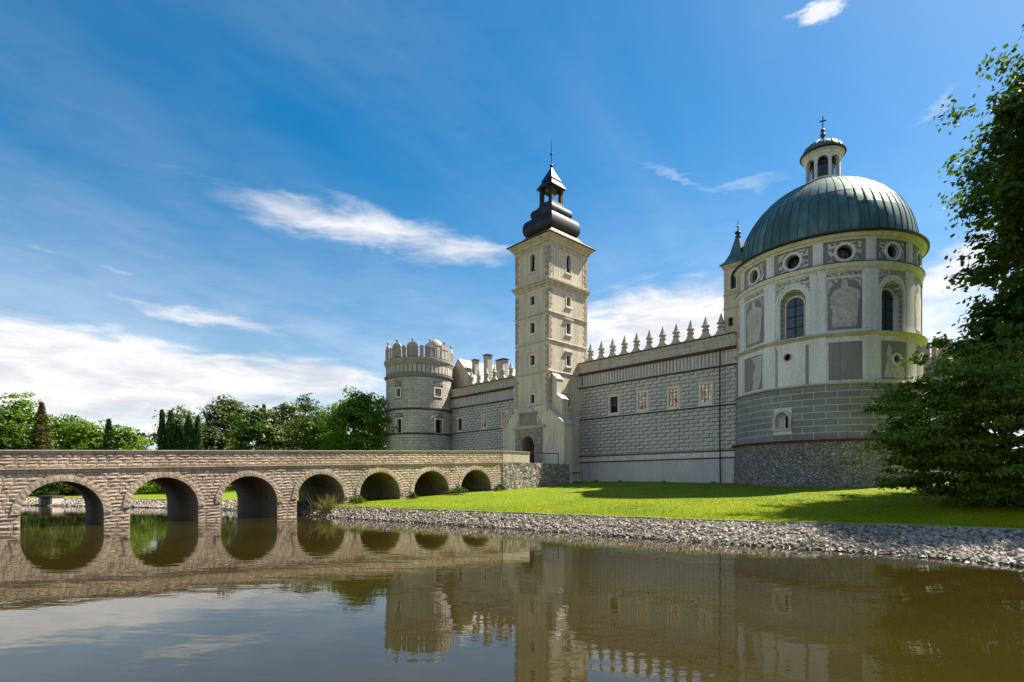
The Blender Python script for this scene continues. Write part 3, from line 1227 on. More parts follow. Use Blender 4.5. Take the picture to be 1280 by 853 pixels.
lx0, lx1, ly0, ly1 = -6.3, 3.86, -11.38, -0.45
rough_wall(mb, (lx1, ly0), (lx1, ly1), 0.6, 5.0, (1, 0), 40, 16, 0.05)
rough_wall(mb, (lx1, ly1), (1.5, ly1), 0.6, 5.0, (0, 1), 8, 16, 0.05)
rough_wall(mb, (lx0, ly0), (lx1, ly0), 0.6, 5.0, (0, 1), 30, 16, 0.02)
rough_wall(mb, (lx0, ly1), (lx0, ly0), 0.6, 5.0, (1, 0), 30, 16, 0.05)
mb.add([(lx0, ly0, 5.0), (lx1, ly0, 5.0), (lx1, ly1, 5.0), (lx0, ly1, 5.0)], [(0, 1, 2, 3)])
part('rubble_wall', mb, 'rubble2', land)
mb = MB()
mb.box(3.40, 3.80, -11.33, -7.25, 5.004, 6.14)
part('plaster_parapet', mb, 'cream', land)
mb = MB()
mb.box(3.33, 3.87, -11.36, -7.2, 6.144, 6.24)
part('parapet_cap', mb, 'concrete', land)
mb = MB()
mb.box(-6.2, -5.8, -11.33, -0.5, 5.004, 6.14)
mb.box(-6.25, -5.75, -11.36, -0.5, 6.144, 6.24)
part('far_parapet', mb, 'cream', land)
rail = MB()
rail.box(3.52, 3.62, -7.2, -2.1, 6.16, 6.26)
rl = part('railing', rail, 'iron', land)
for k_ in range(3):
    mb = MB()
    y = -7.15 + k_ * 2.5
    mb.box(3.545, 3.595, y, y + 0.05, 5.004, 6.158)
    part('railing_post', mb, 'iron', rl)

# ------------------------------------------------------------------ windows in flat walls
def onto(face, at):
    """(s along, d outwards, z) -> castle coordinates for a wall facing the front (-y) or the right (+x)"""
    if face == 'front':
        return lambda s, d, z: (s, at - d, z)
    return lambda s, d, z: (at + d, s, z)


def wbox(mb, f, s0, s1, d0, d1, z0, z1, mi=0):
    vs = [f(s, d_, z) for z in (z0, z1) for d_ in (d0, d1) for s in (s0, s1)]
    return mb.add(vs, [(0, 2, 3, 1), (4, 5, 7, 6), (0, 1, 5, 4), (2, 6, 7, 3), (0, 4, 6, 2), (1, 3, 7, 5)], mi)


def arch_poly(s, hw, z0, zsp, n=10):
    return [(s - hw, z0), (s + hw, z0)] + [(s + hw * math.cos(math.pi * i / n), zsp + hw * math.sin(math.pi * i / n)) for i in range(n + 1)]


def window_rect(parent, cut, face, at, s, hw, z0, z1, fr=0.2, hood=True, sill=True, glassm='glass', trim='trim', nmx=1, nmz=2, arch=False, depth=0.35):
    f = onto(face, at)
    if arch:
        poly = arch_poly(s, hw, z0, z1 - hw)
        cut.prism(poly, lambda a, b: f(a, 0.3, b), lambda a, b: f(a, -depth, b))
        w = MB()
        outer = arch_poly(s, hw + fr, z0 - 0.02, z1 - hw)
        k = len(poly)
        vs = [f(a, 0.05, b) for a, b in outer] + [f(a, 0.05, b) for a, b in poly] + [f(a, 0.0, b) for a, b in outer] + [f(a, -0.02, b) for a, b in poly]
        fs = []
        for i in range(1, k):
            j = (i + 1) % k
            fs += [(i, j, k + j, k + i), (i, 2 * k + i, 2 * k + j, j), (k + i, k + j, 3 * k + j, 3 * k + i)]
        w.add(vs, fs)
        win = part('window', w, trim, parent)
        pm = MB()
        pm.prism(poly, lambda a, b: f(a, -depth + 0.03, b), lambda a, b: f(a, -depth + 0.06, b))
        part('pane', pm, glassm, win)
    else:
        g = MB()
        wbox(g, f, s - hw, s + hw, -depth, 0.3, z0, z1)
        cut.add(g.v, g.f)
        w = MB()
        wbox(w, f, s - hw - fr, s - hw, -0.05, 0.06, z0, z1)
        wbox(w, f, s + hw, s + hw + fr, -0.05, 0.06, z0, z1)
        wbox(w, f, s - hw - fr, s + hw + fr, -0.05, 0.063, z1, z1 + fr)
        wbox(w, f, s - hw - fr, s + hw + fr, -0.05, 0.063, z0 - fr, z0)
        win = part('window', w, trim, parent)
        px_w = (2 * hw) / (nmx + 1)
        pz_h = (z1 - z0) / (nmz + 1)
        pm = MB()
        wbox(pm, f, s - hw, s + hw, -depth + 0.02, -depth + 0.05, z0, z1)
        part('pane', pm, glassm, win)
        bars = MB()
        for i in range(nmx):
            x = s - hw + px_w * (i + 1)
            wbox(bars, f, x - 0.035, x + 0.035, -depth + 0.06, -depth + 0.11, z0, z1)
        for i in range(nmz):
            z = z0 + pz_h * (i + 1)
            wbox(bars, f, s - hw, s + hw, -depth + 0.06, -depth + 0.105, z - 0.022, z + 0.022)
        if bars.v:
            part('glazing_bars', bars, 'wood', win)
    if sill:
        m_ = MB()
        wbox(m_, f, s - hw - fr - 0.1, s + hw + fr + 0.1, -0.05, 0.16, z0 - fr - 0.12, z0 - fr - 0.004)
        part('sill', m_, trim, win)
    if hood:
        m_ = MB()
        wbox(m_, f, s - hw - fr - 0.12, s + hw + fr + 0.12, -0.05, 0.15, z1 + fr + 0.18, z1 + fr + 0.28)
        wbox(m_, f, s - hw - fr - 0.22, s + hw + fr + 0.22, -0.05, 0.27, z1 + fr + 0.284, z1 + fr + 0.38)
        part('hood', m_, 'cream_trim' if trim == 'cream_trim' else trim, win)
    return win


# ------------------------------------------------------------------ gate tower
TW, TD = 6.15, 7.57
tc_ = (-TW / 2, TD / 2)
tower = thing('gate_tower', 'tall square cream gate tower with tiered dark onion spire above the bridge', 'tower', (tc_[0], tc_[1], 2))
shaft = MB()
shaft.box(-TW, 0, 0, TD, 1.5, 34.2)
cut = MB()
wins = []
for face, at, s in (('front', 0.0, -2.92), ('side', 0.0, 3.78)):
    wins += [(face, at, s, 0.44, 30.45, 32.75, True), (face, at, s, 0.38, 26.0, 27.2, False), (face, at, s, 0.40, 22.35, 23.7, False),
             (face, at, s, 0.40, 18.15, 19.45, False), (face, at, s, 0.38, 12.75, 14.0, False) if face == 'side' else (face, at, s, 0.36, 13.15, 14.3, False)]
for face, at, s, hw, z0, z1, ar in wins:
    if ar:
        window_rect(tower, cut, face, at, s, hw, z0, z1, 0.18, False, True, 'glass', 'trim', arch=True, depth=0.5)
        f = onto(face, at)
        m_ = MB()
        wbox(m_, f, s - hw, s + hw, -0.40, -0.3, z0, z0 + 0.75)
        part('shutter', m_, 'wood', tower)
    else:
        window_rect(tower, cut, face, at, s, hw, z0, z1, 0.17, z0 < 25, True, 'glass', 'trim', nmx=1 if z0 < 25 else 0, nmz=1 if z0 < 25 else 0, depth=0.4)
# gate passage through the front
gate_poly = arch_poly(-3.29, 1.13, 5.05, 7.65, 14)
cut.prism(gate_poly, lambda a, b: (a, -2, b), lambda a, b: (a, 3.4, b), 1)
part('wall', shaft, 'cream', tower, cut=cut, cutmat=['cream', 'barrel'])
# string courses
for z, o1, hgt in ((17.1, 0.14, 0.20), (21.05, 0.14, 0.18), (24.65, 0.16, 0.18)):
    m_ = MB()
    m_.rect_lathe([(TW / 2 + 0.002, TD / 2 + 0.002, z - hgt), (TW / 2 + o1, TD / 2 + o1, z - hgt * 0.4), (TW / 2 + o1, TD / 2 + o1, z - 0.02), (TW / 2 + 0.002, TD / 2 + 0.002, z + 0.06)], tc_)
    part('string_course', m_, 'cream_trim', tower)
m_ = MB()
m_.rect_lathe([(TW / 2 + a, TD / 2 + a, z) for a, z in ((0.002, 27.95), (0.08, 28.0), (0.1, 28.25), (0.22, 28.3), (0.26, 28.55), (0.42, 28.62), (0.44, 28.82), (0.05, 29.02), (0.002, 29.04))], tc_)
part('cornice', m_, 'cream_trim', tower)
m_ = MB()
m_.rect_lathe([(TW / 2 + a, TD / 2 + a, z) for a, z in ((0.002, 33.2), (0.07, 33.25), (0.09, 33.5), (0.25, 33.6), (0.33, 33.85), (0.62, 34.15), (0.74, 34.36), (0.1, 34.37))], tc_)
part('eave_cornice', m_, 'cream_trim', tower)
# quoins on the four corners, one strip each
for cx, cy, sx, sy in ((0, 0, -1, 1), (-TW, 0, 1, 1), (0, TD, -1, -1), (-TW, TD, 1, -1)):
    m_ = MB()
    z = 12.95 if cx == 0 and cy == 0 else (13.0 if cy == 0 else 17.2)
    k_ = 0
    while z < 33.1:
        h_ = 0.40
        nxt = min(z + h_, 33.2)
        if not any(a < nxt and z < b for a, b in ((16.85, 17.2), (20.8, 21.15), (24.4, 24.75), (27.9, 29.08))):
            w1, w2 = (0.62, 0.40) if k_ % 2 else (0.40, 0.62)
            # L shaped block wrapping the corner
            x0, y0_ = cx, cy
            a = 0.045
            m_.box(min(x0 - sx * a, x0 + sx * w1), max(x0 - sx * a, x0 + sx * w1), min(y0_ - sy * a, y0_ + sy * 0.003), max(y0_ - sy * a, y0_ + sy * 0.003), z + 0.02, nxt - 0.02)
            m_.box(min(x0 - sx * a, x0 + sx * 0.003), max(x0 - sx * a, x0 + sx * 0.003), min(y0_ + sy * 0.004, y0_ + sy * w2), max(y0_ + sy * 0.004, y0_ + sy * w2), z + 0.02, nxt - 0.02)
        z += h_ + 0.02
        k_ += 1
    part('quoin_strip', m_, 'quoin', tower, kind='stuff')
# panel frames of the top storey
for face, s0, s1 in (('front', -TW + 0.85, -0.85), ('side', 0.85, TD - 0.85)):
    f = onto(face, 0.0)
    m_ = MB()
    for a, b, c_, d_ in ((s0, s0 + 0.09, 29.1, 33.1), (s1 - 0.09, s1, 29.1, 33.1), (s0 + 0.092, s1 - 0.092, 33.0, 33.09)):
        wbox(m_, f, a, b, -0.02, 0.04, c_, d_)
    part('panel_frame', m_, 'cream_trim', tower)
# roof, bulbs and lantern
m_ = MB()
m_.rect_lathe([(TW / 2 + 0.80, TD / 2 + 0.80, 34.38), (TW / 2 + 0.93, TD / 2 + 0.93, 34.40), (TW / 2 + 0.93, TD / 2 + 0.93, 34.47), (2.9, 3.2, 35.35), (2.3, 2.4, 36.1)], tc_)
part('eave_roof', m_, 'browncopper', tower)
m_ = MB()


def bulb(zc, hz, a0, a1, bx, by, n=10):
    """square bulb profile"""
    out = []
    for i in range(n + 1):
        t = -math.pi / 2 + math.pi * i / n
        w = a0 + (a1 - a0) * math.cos(t) ** 0.75
        out.append((w * bx, w * by, zc + hz * math.sin(t)))
    return out


m_.rect_lathe(bulb(37.1, 1.22, 1.95, 2.78, 0.985, 1.02), tc_)
part('lower_bulb', m_, 'darkcopper', tower, True)
m_ = MB()
m_.rect_lathe(bulb(39.05, 0.78, 1.25, 2.02, 0.99, 1.01), tc_)
part('upper_bulb', m_, 'darkcopper', tower, True)
m_ = MB()
m_.rect_lathe([(1.30, 1.30, 39.8), (1.32, 1.32, 40.1), (1.18, 1.18, 40.25), (1.15, 1.15, 40.5)], tc_)
lant = part('lantern_base', m_, 'darkcopper', tower)
for sx in (-1, 1):
    for sy in (-1, 1):
        m_ = MB()
        x, y = tc_[0] + sx * 0.9, tc_[1] + sy * 0.9
        m_.box(x - 0.24, x + 0.24, y - 0.24, y + 0.24, 40.5, 42.35)
        part('lantern_post', m_, 'darkcopper', lant)
m_ = MB()
for fx in range(4):
    for t in range(8):
        a0, a1 = math.pi * t / 8, math.pi * (t + 1) / 8
        rr0 = 0.66
        p = [(-rr0 * math.cos(a0), 41.7 + 0.6 * math.sin(a0)), (-rr0 * math.cos(a1), 41.7 + 0.6 * math.sin(a1)), (-rr0 * math.cos(a1), 42.35), (-rr0 * math.cos(a0), 42.35)]
        def mp(a, b, dd, fx=fx):
            s_, c_ = [(1, 0), (0, 1), (-1, 0), (0, -1)][fx]
            # offset dd outward along (s_, c_), a along the perpendicular
            return (tc_[0] + s_ * dd - c_ * a, tc_[1] + c_ * dd + s_ * a, b)
        m_.prism(p, lambda a, b: mp(a, b, 0.84), lambda a, b: mp(a, b, 0.98))
part('lantern_arches', m_, 'darkcopper', lant)
m_ = MB()
m_.rect_lathe([(1.1, 1.1, 42.35), (1.25, 1.25, 42.45), (1.46, 1.46, 42.5), (1.46, 1.46, 42.56), (1.1, 1.1, 43.2), (0.84, 0.84, 43.6)], tc_)
part('lantern_roof', m_, 'darkcopper', lant)
m_ = MB()
m_.rect_lathe([(0.8, 0.8, 43.55), (0.98, 0.98, 43.6), (0.98, 0.98, 43.67), (0.62, 0.62, 44.4), (0.3, 0.3, 45.1), (0.08, 0.08, 45.6)], tc_)
part('spire_cap', m_, 'darkcopper', tower)
m_ = MB()
m_.lathe([(0.05, 45.5), (0.09, 45.55), (0.2, 45.68), (0.24, 45.82), (0.2, 45.96), (0.08, 46.08), (0.06, 46.2), (0.055, 47.2), (0.16, 47.32), (0.18, 47.42), (0.14, 47.54), (0.05, 47.6), (0.045, 48.4), (0.02, 49.7)], 10, tc_)
part('finial', m_, 'iron', tower, True)

# buttresses (front wings with sloping shoulders, thinner pieces above)
for side in (1, -1):
    base = 0.0 if side > 0 else -TW
    pl = lambda a: base + side * a
    low = [(-1.2, 1.4), (2.95 if side > 0 else 2.2, 1.4), (2.95 if side > 0 else 2.2, 9.95), (0.35, 11.95), (-1.2, 11.95)]
    m_ = MB()
    m_.prism(low, lambda a, b: (pl(a), -0.35, b), lambda a, b: (pl(a), 1.15, b))
    bt = part('buttress', m_, 'cream', tower)
    e = 2.95 if side > 0 else 2.2
    m_ = MB()
    m_.prism([(e + 0.14, 9.90), (e + 0.14, 10.06), (0.30, 12.22), (0.30, 12.05)], lambda a, b: (pl(a), -0.45, b), lambda a, b: (pl(a), 1.25, b))
    part('sloping_cap', m_, 'moss', bt)
    m_ = MB()
    if side > 0:
        m_.prism([(-0.1, 11.0), (1.75, 10.5), (1.75, 13.25), (0.85, 13.95), (0.85, 15.95), (0.0, 16.75), (-0.1, 16.75)], lambda a, b: (pl(a), 0.55, b), lambda a, b: (pl(a), 1.75, b))
    else:
        m_.prism([(-0.1, 11.0), (0.78, 11.0), (0.78, 15.7), (0.0, 16.6), (-0.1, 16.6)], lambda a, b: (pl(a), 0.35, b), lambda a, b: (pl(a), 1.5, b))
    b2 = part('upper_buttress', m_, 'cream', tower)
    if side > 0:
        for p in ([(0.93, 15.92), (0.93, 16.0), (-0.02, 16.88), (-0.02, 16.80)], [(1.83, 13.2), (1.83, 13.3), (0.80, 14.1), (0.80, 14.02)]):
            m_ = MB()
            m_.prism(p, lambda a, b: (pl(a), 0.48, b), lambda a, b: (pl(a), 1.82, b))
            part('coping_slab', m_, 'trim', b2)
# portal
m_ = MB()
fr = arch_poly(-3.29, 1.13, 5.0, 7.65, 14)
m_.box(-6.1, -0.02, -0.33, -0.004, 9.98, 12.85)
m_.box(-6.1, -0.9 - 4.75, -0.33, -0.004, 5.0, 9.976)
m_.box(-0.75, -0.02, -0.33, -0.004, 5.0, 9.976)
part('portal_backing', m_, 'cream', tower)
# rusticated surround: blocks round the gate
pb = MB()
pb.box(-5.64, -0.76, -0.45, -0.004, 5.002, 9.9)
c2 = MB()
c2.prism(gate_poly, lambda a, b: (a, -3, b), lambda a, b: (a, 1, b))
portal = part('portal', pb, 'portal', tower, cut=c2, cutmat='portal')
kx = 0
for z in np.arange(5.05, 9.6, 0.52):
    for s0, s1 in ((-5.66, -4.85), (-1.73, -0.74)):
        m_ = MB()
        e = 0.06 if kx % 2 else 0.0
        m_.box(s0 + e, s1 - e, -0.56, -0.454, z, z + 0.47)
        part('block', m_, 'portal', portal)
    kx += 1
for i in range(13):
    a0, a1 = math.pi * i / 13 + 0.012, math.pi * (i + 1) / 13 - 0.012
    m_ = MB()
    p = [(-3.29 + r * math.cos(a), 7.65 + r * math.sin(a)) for r, a in ((1.15, a0), (1.72 + 0.08 * (i % 2), a0), (1.72 + 0.08 * (i % 2), a1), (1.15, a1))]
    m_.prism(p, lambda a, b: (a, -0.454, b), lambda a, b: (a, -0.58, b))
    part('voussoir', m_, 'portal', portal)
m_ = MB()
for o1, z0, z1 in ((0.62, 9.80, 9.95), (0.80, 9.952, 10.12)):
    m_.box(-6.0 - (o1 - 0.6), -0.35 + (o1 - 0.6), -o1, -0.004, z0, z1)
part('portal_cornice', m_, 'moss', portal)
m_ = MB()
m_.box(-4.95, -1.75, -0.42, -0.333, 10.2, 11.75)
m_.box(-5.1, -1.6, -0.52, -0.333, 11.754, 11.95)
for a, b in ((-4.95, -4.75), (-1.95, -1.75)):
    m_.box(a, b, -0.48, -0.424, 10.2, 11.75)
m_.box(-4.745, -1.955, -0.48, -0.424, 10.2, 10.35)
part('inscription_panel', m_, 'portal', portal)
for s_ in (-1, 1):
    m_ = MB()
    p = []
    for t in range(9):
        a = t / 8
        p.append((0.0 + 0.95 * (1 - a) ** 1.8, 10.2 + 1.7 * a))
    poly = [(0, 10.2)] + p
    m_.prism(poly, lambda a, b: (-3.35 + s_ * (1.62 + a), -0.46, b), lambda a, b: (-3.35 + s_ * (1.62 + a), -0.334, b))
    part('scroll_wing', m_, 'orn2', portal)
m_ = MB()
m_.prism([(-4.4 + 0.0, 11.96), (-2.3, 11.96), (-2.6, 12.35), (-3.0, 12.6), (-3.35, 12.7), (-3.7, 12.6), (-4.1, 12.35)], lambda a, b: (a, -0.45, b), lambda a, b: (a, -0.334, b))
part('crest', m_, 'orn2', portal)
m_ = MB()
m_.box(-6.3, 0.15, -0.55, -0.004, 12.82, 13.0)
m_.box(-6.2, 0.05, -0.42, -0.004, 12.68, 12.816)
part('upper_cornice', m_, 'moss', portal)
m_ = MB()
m_.prism(gate_poly, lambda a, b: (a, 3.0, b), lambda a, b: (a, 3.2, b))
gd_ = part('gate_door', m_, 'wood', tower)
m_ = MB()
m_.box(0.004, 0.10, 3.6, TD - 1.4, 3.95, 4.12)
part('base_ledge', m_, 'darkedge', tower)

# ------------------------------------------------------------------ curtain walls
WY = 6.14


def ribbon(parent, name, x0, x1, z0, z1, out, matn):
    m_ = MB()
    m_.box(x0, x1, WY - out, WY + 0.01, z0, z1)
    return part(name, m_, matn, parent)


def pinnacle_mesh():
    m_ = MB()
    half = [(0.90, 0.0), (0.90, 0.07), (0.72, 0.12), (0.56, 0.22), (0.43, 0.38), (0.34, 0.58), (0.28, 0.80)]
    poly = [(-a, b) for a, b in half] + [(a, b) for a, b in half[::-1]]
    m_.prism(poly, lambda a, b: (a, -0.17, b), lambda a, b: (a, 0.17, b))
    m_.lathe([(0.27, 0.78), (0.42, 0.84), (0.44, 0.92), (0.30, 0.98), (0.26, 1.12), (0.33, 1.20), (0.48, 1.26), (0.48, 1.35), (0.37, 1.39), (0.33, 1.44), (0.19, 1.9), (0.03, 2.4)], 8, (0, 0))
    return m_


def rust_block(seed, w=1.0, h=1.0):
    """unit sgraffito block: pale boss with its dark scratched shade line, in x 0..1, z 0..1"""
    m_ = MB()
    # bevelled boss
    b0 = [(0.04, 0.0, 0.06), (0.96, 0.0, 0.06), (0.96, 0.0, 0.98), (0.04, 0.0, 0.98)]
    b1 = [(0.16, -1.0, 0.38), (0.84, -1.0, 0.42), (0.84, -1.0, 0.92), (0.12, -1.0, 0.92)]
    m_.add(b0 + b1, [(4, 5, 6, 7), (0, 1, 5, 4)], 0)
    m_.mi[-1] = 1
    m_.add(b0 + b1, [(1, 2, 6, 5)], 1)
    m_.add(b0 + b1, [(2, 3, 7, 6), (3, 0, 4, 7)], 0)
    return m_


RB = rust_block(0)
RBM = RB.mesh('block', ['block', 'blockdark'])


def rustication(parent, x0, x1, zones, holes, pitch, indiv, skip=None):
    cand = []
    rk = random.Random(int(abs(x0) * 10))
    for z0, z1, rows in zones:
        h = (z1 - z0) / rows
        for r_ in range(rows):
            zz = z0 + r_ * h
            x = x0 - (pitch * 0.5 if r_ % 2 else 0.0)
            while x < x1 - 0.05:
                a, b = max(x, x0), min(x + pitch, x1)
                segs = [(a, b)]
                for hx0, hx1, hz0, hz1 in holes:
                    if zz + h > hz0 + 0.02 and zz < hz1 - 0.02:
                        ns = []
                        for p, q in segs:
                            if q <= hx0 or p >= hx1:
                                ns.append((p, q))
                            else:
                                if p < hx0 - 0.12:
                                    ns.append((p, hx0))
                                if q > hx1 + 0.12:
                                    ns.append((hx1, q))
                        segs = ns
                for p, q in segs:
                    if q - p > 0.15:
                        cand.append((p, q, zz, h))
                x += pitch
    cand.sort(key=lambda c_: -(c_[1] - c_[0]) * c_[3] * (1 + c_[0] * 0.02))
    mb_ = MB()
    bs = BASE[parent.name]
    for i, (p, q, zz, h) in enumerate(cand):
        if i < indiv:
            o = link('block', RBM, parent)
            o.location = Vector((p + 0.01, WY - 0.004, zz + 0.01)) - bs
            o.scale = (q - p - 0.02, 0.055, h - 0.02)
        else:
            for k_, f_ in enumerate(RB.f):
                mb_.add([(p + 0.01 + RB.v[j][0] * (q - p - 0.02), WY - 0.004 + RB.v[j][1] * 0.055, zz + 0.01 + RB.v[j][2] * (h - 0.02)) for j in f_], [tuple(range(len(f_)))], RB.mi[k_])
    if mb_.v:
        part('small_blocks', mb_, ['block', 'blockdark'], parent, kind='stuff')


def curtain(name, label, x0, x1, winx, pins, indiv, lower_z, warm):
    t = thing(name, label, 'wall', ((x0 + x1) / 2, WY + 1, 2))
    body = MB()
    body.box(x0, x1, WY, WY + 2.2, 1.0, 18.6)
    cut = MB()
    holes = []
    for i, (wx, hw, z0, z1) in enumerate(winx):
        window_rect(t, cut, 'front', WY, wx, hw, z0, z1, 0.24, True, True, 'warmglass' if warm[i] else 'glass', 'trim', nmx=2, nmz=4, depth=0.28)
        holes.append((wx - hw - 0.26, wx + hw + 0.26, z0 - 0.40, z1 + 0.30))
        holes.append((wx - hw - 0.48, wx + hw + 0.48, z1 + 0.30, z1 + 0.66))
    part('wall', body, 'greywall', t, cut=cut, cutmat='trim')
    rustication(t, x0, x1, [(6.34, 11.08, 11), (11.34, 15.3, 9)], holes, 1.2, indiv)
    # fluted frieze
    m_ = MB()
    x = x0 + 0.05
    while x < x1 - 0.3:
        m_.prism([(x + 0.03, 0.0), (x + 0.09, -0.09), (x + 0.27, -0.09), (x + 0.33, 0.0)], lambda a, b: (a, WY - 0.004 + b, 15.62), lambda a, b: (a, WY - 0.004 + b, 17.05))
        x += 0.44
    part('fluted_frieze', m_, 'block', t, kind='stuff')
    m_ = MB()
    m_.box(x0, x1, WY - 0.02, WY + 0.004, 15.6, 17.1)
    part('frieze_ground', m_, 'blockdark', t)
    ribbon(t, 'cornice', x0, x1, 15.34, 15.48, 0.30, 'darkedge')
    ribbon(t, 'cornice_moulding', x0, x1, 15.484, 15.58, 0.16, 'trim')
    ribbon(t, 'red_ledge', x0, x1, 17.08, 17.34, 0.36, 'red')
    m_ = MB()
    m_.prism([(0.0, 17.344), (0.26, 17.344), (0.28, 17.6), (0.16, 17.75), (0.18, 18.1), (0.36, 18.45), (0.40, 18.62), (0.0, 18.62)], lambda a, b: (x0, WY - a, b), lambda a, b: (x1, WY - a, b))
    part('attic_moulding', m_, 'pinnacle', t)
    m_ = MB()
    m_.box(x0, x1, WY - 0.48, WY + 0.9, 18.624, 18.74)
    part('red_coping', m_, 'red', t)
    ribbon(t, 'string_course', x0, x1, 11.10, 11.22, 0.24, 'darkedge')
    ribbon(t, 'string_moulding', x0, x1, 11.224, 11.33, 0.12, 'trim')
    ribbon(t, 'lower_ledge', x0, x1, 6.16, 6.29, 0.22, 'red')
    ribbon(t, 'plinth_band', x0, x1, 5.52, 6.155, 0.10, 'trim')
    ribbon(t, 'plinth_ledge', x0, x1, 5.38, 5.515, 0.22, 'darkedge')
    m_ = MB()
    m_.box(x0, x1, WY - 0.12, WY + 0.01, 1.2, 5.375)
    part('plinth', m_, 'plinth', t)
    for px_ in pins:
        o = link('pinnacle', PINM, t)
        o.location = Vector((px_ + 0.42, WY - 0.2, 18.744)) - BASE[t.name]
    return t


PINM = pinnacle_mesh().mesh('pinnacle', 'pinnacle')
rw = curtain('curtain_wall', 'grey blockwork wall with eleven pinnacles between gate tower and domed chapel', 0.004, 21.6,
             [(5.6, 0.60, 11.66, 13.7), (9.88, 0.60, 11.66, 13.7), (14.08, 0.60, 11.66, 13.7), (18.1, 0.60, 11.66, 13.7)],
             [1.57 + 1.797 * i for i in range(11)], 300, 5.4, (False, True, True, True))
m_ = MB()
m_.tube([(19.95, WY - 0.45, 17.1), (19.95, WY - 0.42, 6.4), (19.95, WY - 0.32, 2.4)], 0.075, 8)
part('downpipe', m_, 'iron', rw)
m_ = MB()
m_.box(0.25, 0.75, WY - 0.05, WY + 0.01, 15.75, 16.9)
part('vent_slot', m_, 'black', rw)
lw = curtain('curtain_wall', 'grey blockwork wall with pinnacles between round tower and gate tower', -31.0, -TW - 0.004,
             [(-26.3, 0.50, 11.56, 13.6), (-20.0, 0.54, 11.56, 13.6), (-15.0, 0.56, 11.56, 13.6)],
             [-23.4, -21.5, -19.6, -17.65, -15.75, -13.85, -11.95, -10.05], 0, 5.4, (False, True, True))

# stair turret beside the chapel
tur = thing('stair_turret', 'slim square turret with green pointed roof beside the chapel dome', 'turret', (21.2, 7.2, 2))
tcx = (21.25, 7.22)
m_ = MB()
m_.box(20.2, 22.3, 6.10, 8.3, 15.5, 26.2)
cut = MB()
window_rect(tur, cut, 'front', 6.10, 20.95, 0.26, 19.55, 20.45, 0.06, False, False, 'black', 'cream_trim', nmx=0, nmz=0)
window_rect(tur, cut, 'front', 6.10, 21.25, 0.32, 23.5, 25.1, 0.14, False, True, 'glass', 'trim', arch=True)
part('wall', m_, 'cream', tur, cut=cut, cutmat='cream')
for z in (16.9, 18.3, 21.5, 23.0):
    m_ = MB()
    m_.rect_lathe([(1.05, 1.1, z - 0.12), (1.15, 1.2, z - 0.05), (1.15, 1.2, z), (1.05, 1.1, z + 0.05)], (21.25, 7.2))
    part('string_course', m_, 'cream_trim', tur)
m_ = MB()
m_.rect_lathe([(1.05, 1.1, 25.7), (1.2, 1.25, 25.9), (1.3, 1.35, 26.15)], (21.25, 7.2))
part('cornice', m_, 'cream_trim', tur)
m_ = MB()
m_.rect_lathe([(1.3, 1.35, 26.15), (1.42, 1.48, 26.2), (1.42, 1.48, 26.26), (0.95, 0.98, 26.75), (0.62, 0.64, 27.5), (0.36, 0.36, 28.6), (0.22, 0.22, 29.2)], (21.25, 7.2))
part('roof', m_, 'copper', tur)
m_ = MB()
m_.lathe([(0.2, 29.15), (0.30, 29.25), (0.30, 29.4), (0.16, 29.5), (0.2, 29.65), (0.36, 29.75), (0.3, 29.9), (0.08, 30.0), (0.05, 30.4), (0.14, 30.5), (0.05, 30.62), (0.03, 31.1)], 8, (21.25, 7.2))
part('finial', m_, 'iron', tur)

# ------------------------------------------------------------------ chapel
CC = (28.43, 11.07)
chap = thing('domed_chapel', 'round white plastered chapel with green copper dome and lantern', 'chapel', (CC[0], CC[1], 2))


def ring(name, prof, matn, parent, n=96, smooth=False):
    """closed ring profile"""
    m_ = MB()
    m_.lathe(prof, n, CC, closed=True)
    return part(name, m_, matn, parent, smooth)


def drum(name, r, z0, z1, matn, parent, cut=None, cutmat=None, rin=None, r2=None):
    m_ = MB()
    m_.lathe([(r, z0), (r2 or r, z1), ((rin or r - 1.4), z1), ((rin or r - 1.4), z0)], 96, CC, closed=True)
    return part(name, m_, matn, parent, True, cut=cut, cutmat=cutmat)


def cyl(r, a, z):
    return (CC[0] + r * math.cos(R(a)), CC[1] + r * math.sin(R(a)), z)


def radial(a):
    """(s sideways, r outwards, z) for the bay facing angle a"""
    ca, sa = math.cos(R(a)), math.sin(R(a))
    return lambda s, r, z: (CC[0] + r * ca - s * sa, CC[1] + r * sa + s * ca, z)


drum('rubble_base', 8.80, 1.5, 6.50, 'rubble', chap, r2=8.62)
ring('red_ledge', [(8.3, 6.48), (8.90, 6.50), (8.92, 6.62), (8.86, 6.68), (8.3, 6.70)], 'red', chap)
# blockwork storey
cut = MB()
f = radial(-95.4)
cut.prism(arch_poly(0, 0.62, 7.85, 8.75, 8), lambda a, b: f(a, 9.2, b), lambda a, b: f(a, 7.7, b))
drum('block_storey_wall', 8.48, 6.66, 11.58, 'joint', chap, cut, 'white')
m_ = MB()
poly, outer = arch_poly(0, 0.62, 7.85, 8.75, 8), arch_poly(0, 0.86, 7.62, 8.75, 8)
k_ = len(poly)
m_.add([f(a, 8.64, b) for a, b in outer] + [f(a, 8.64, b) for a, b in poly] + [f(a, 8.40, b) for a, b in outer] + [f(a, 8.3, b) for a, b in poly],
       [q for i in range(k_) for q in ((i, (i + 1) % k_, k_ + (i + 1) % k_, k_ + i), (i, 2 * k_ + i, 2 * k_ + (i + 1) % k_, (i + 1) % k_), (k_ + i, k_ + (i + 1) % k_, 3 * k_ + (i + 1) % k_, 3 * k_ + i))])
sw = part('window', m_, 'moss', chap)
m_ = MB()
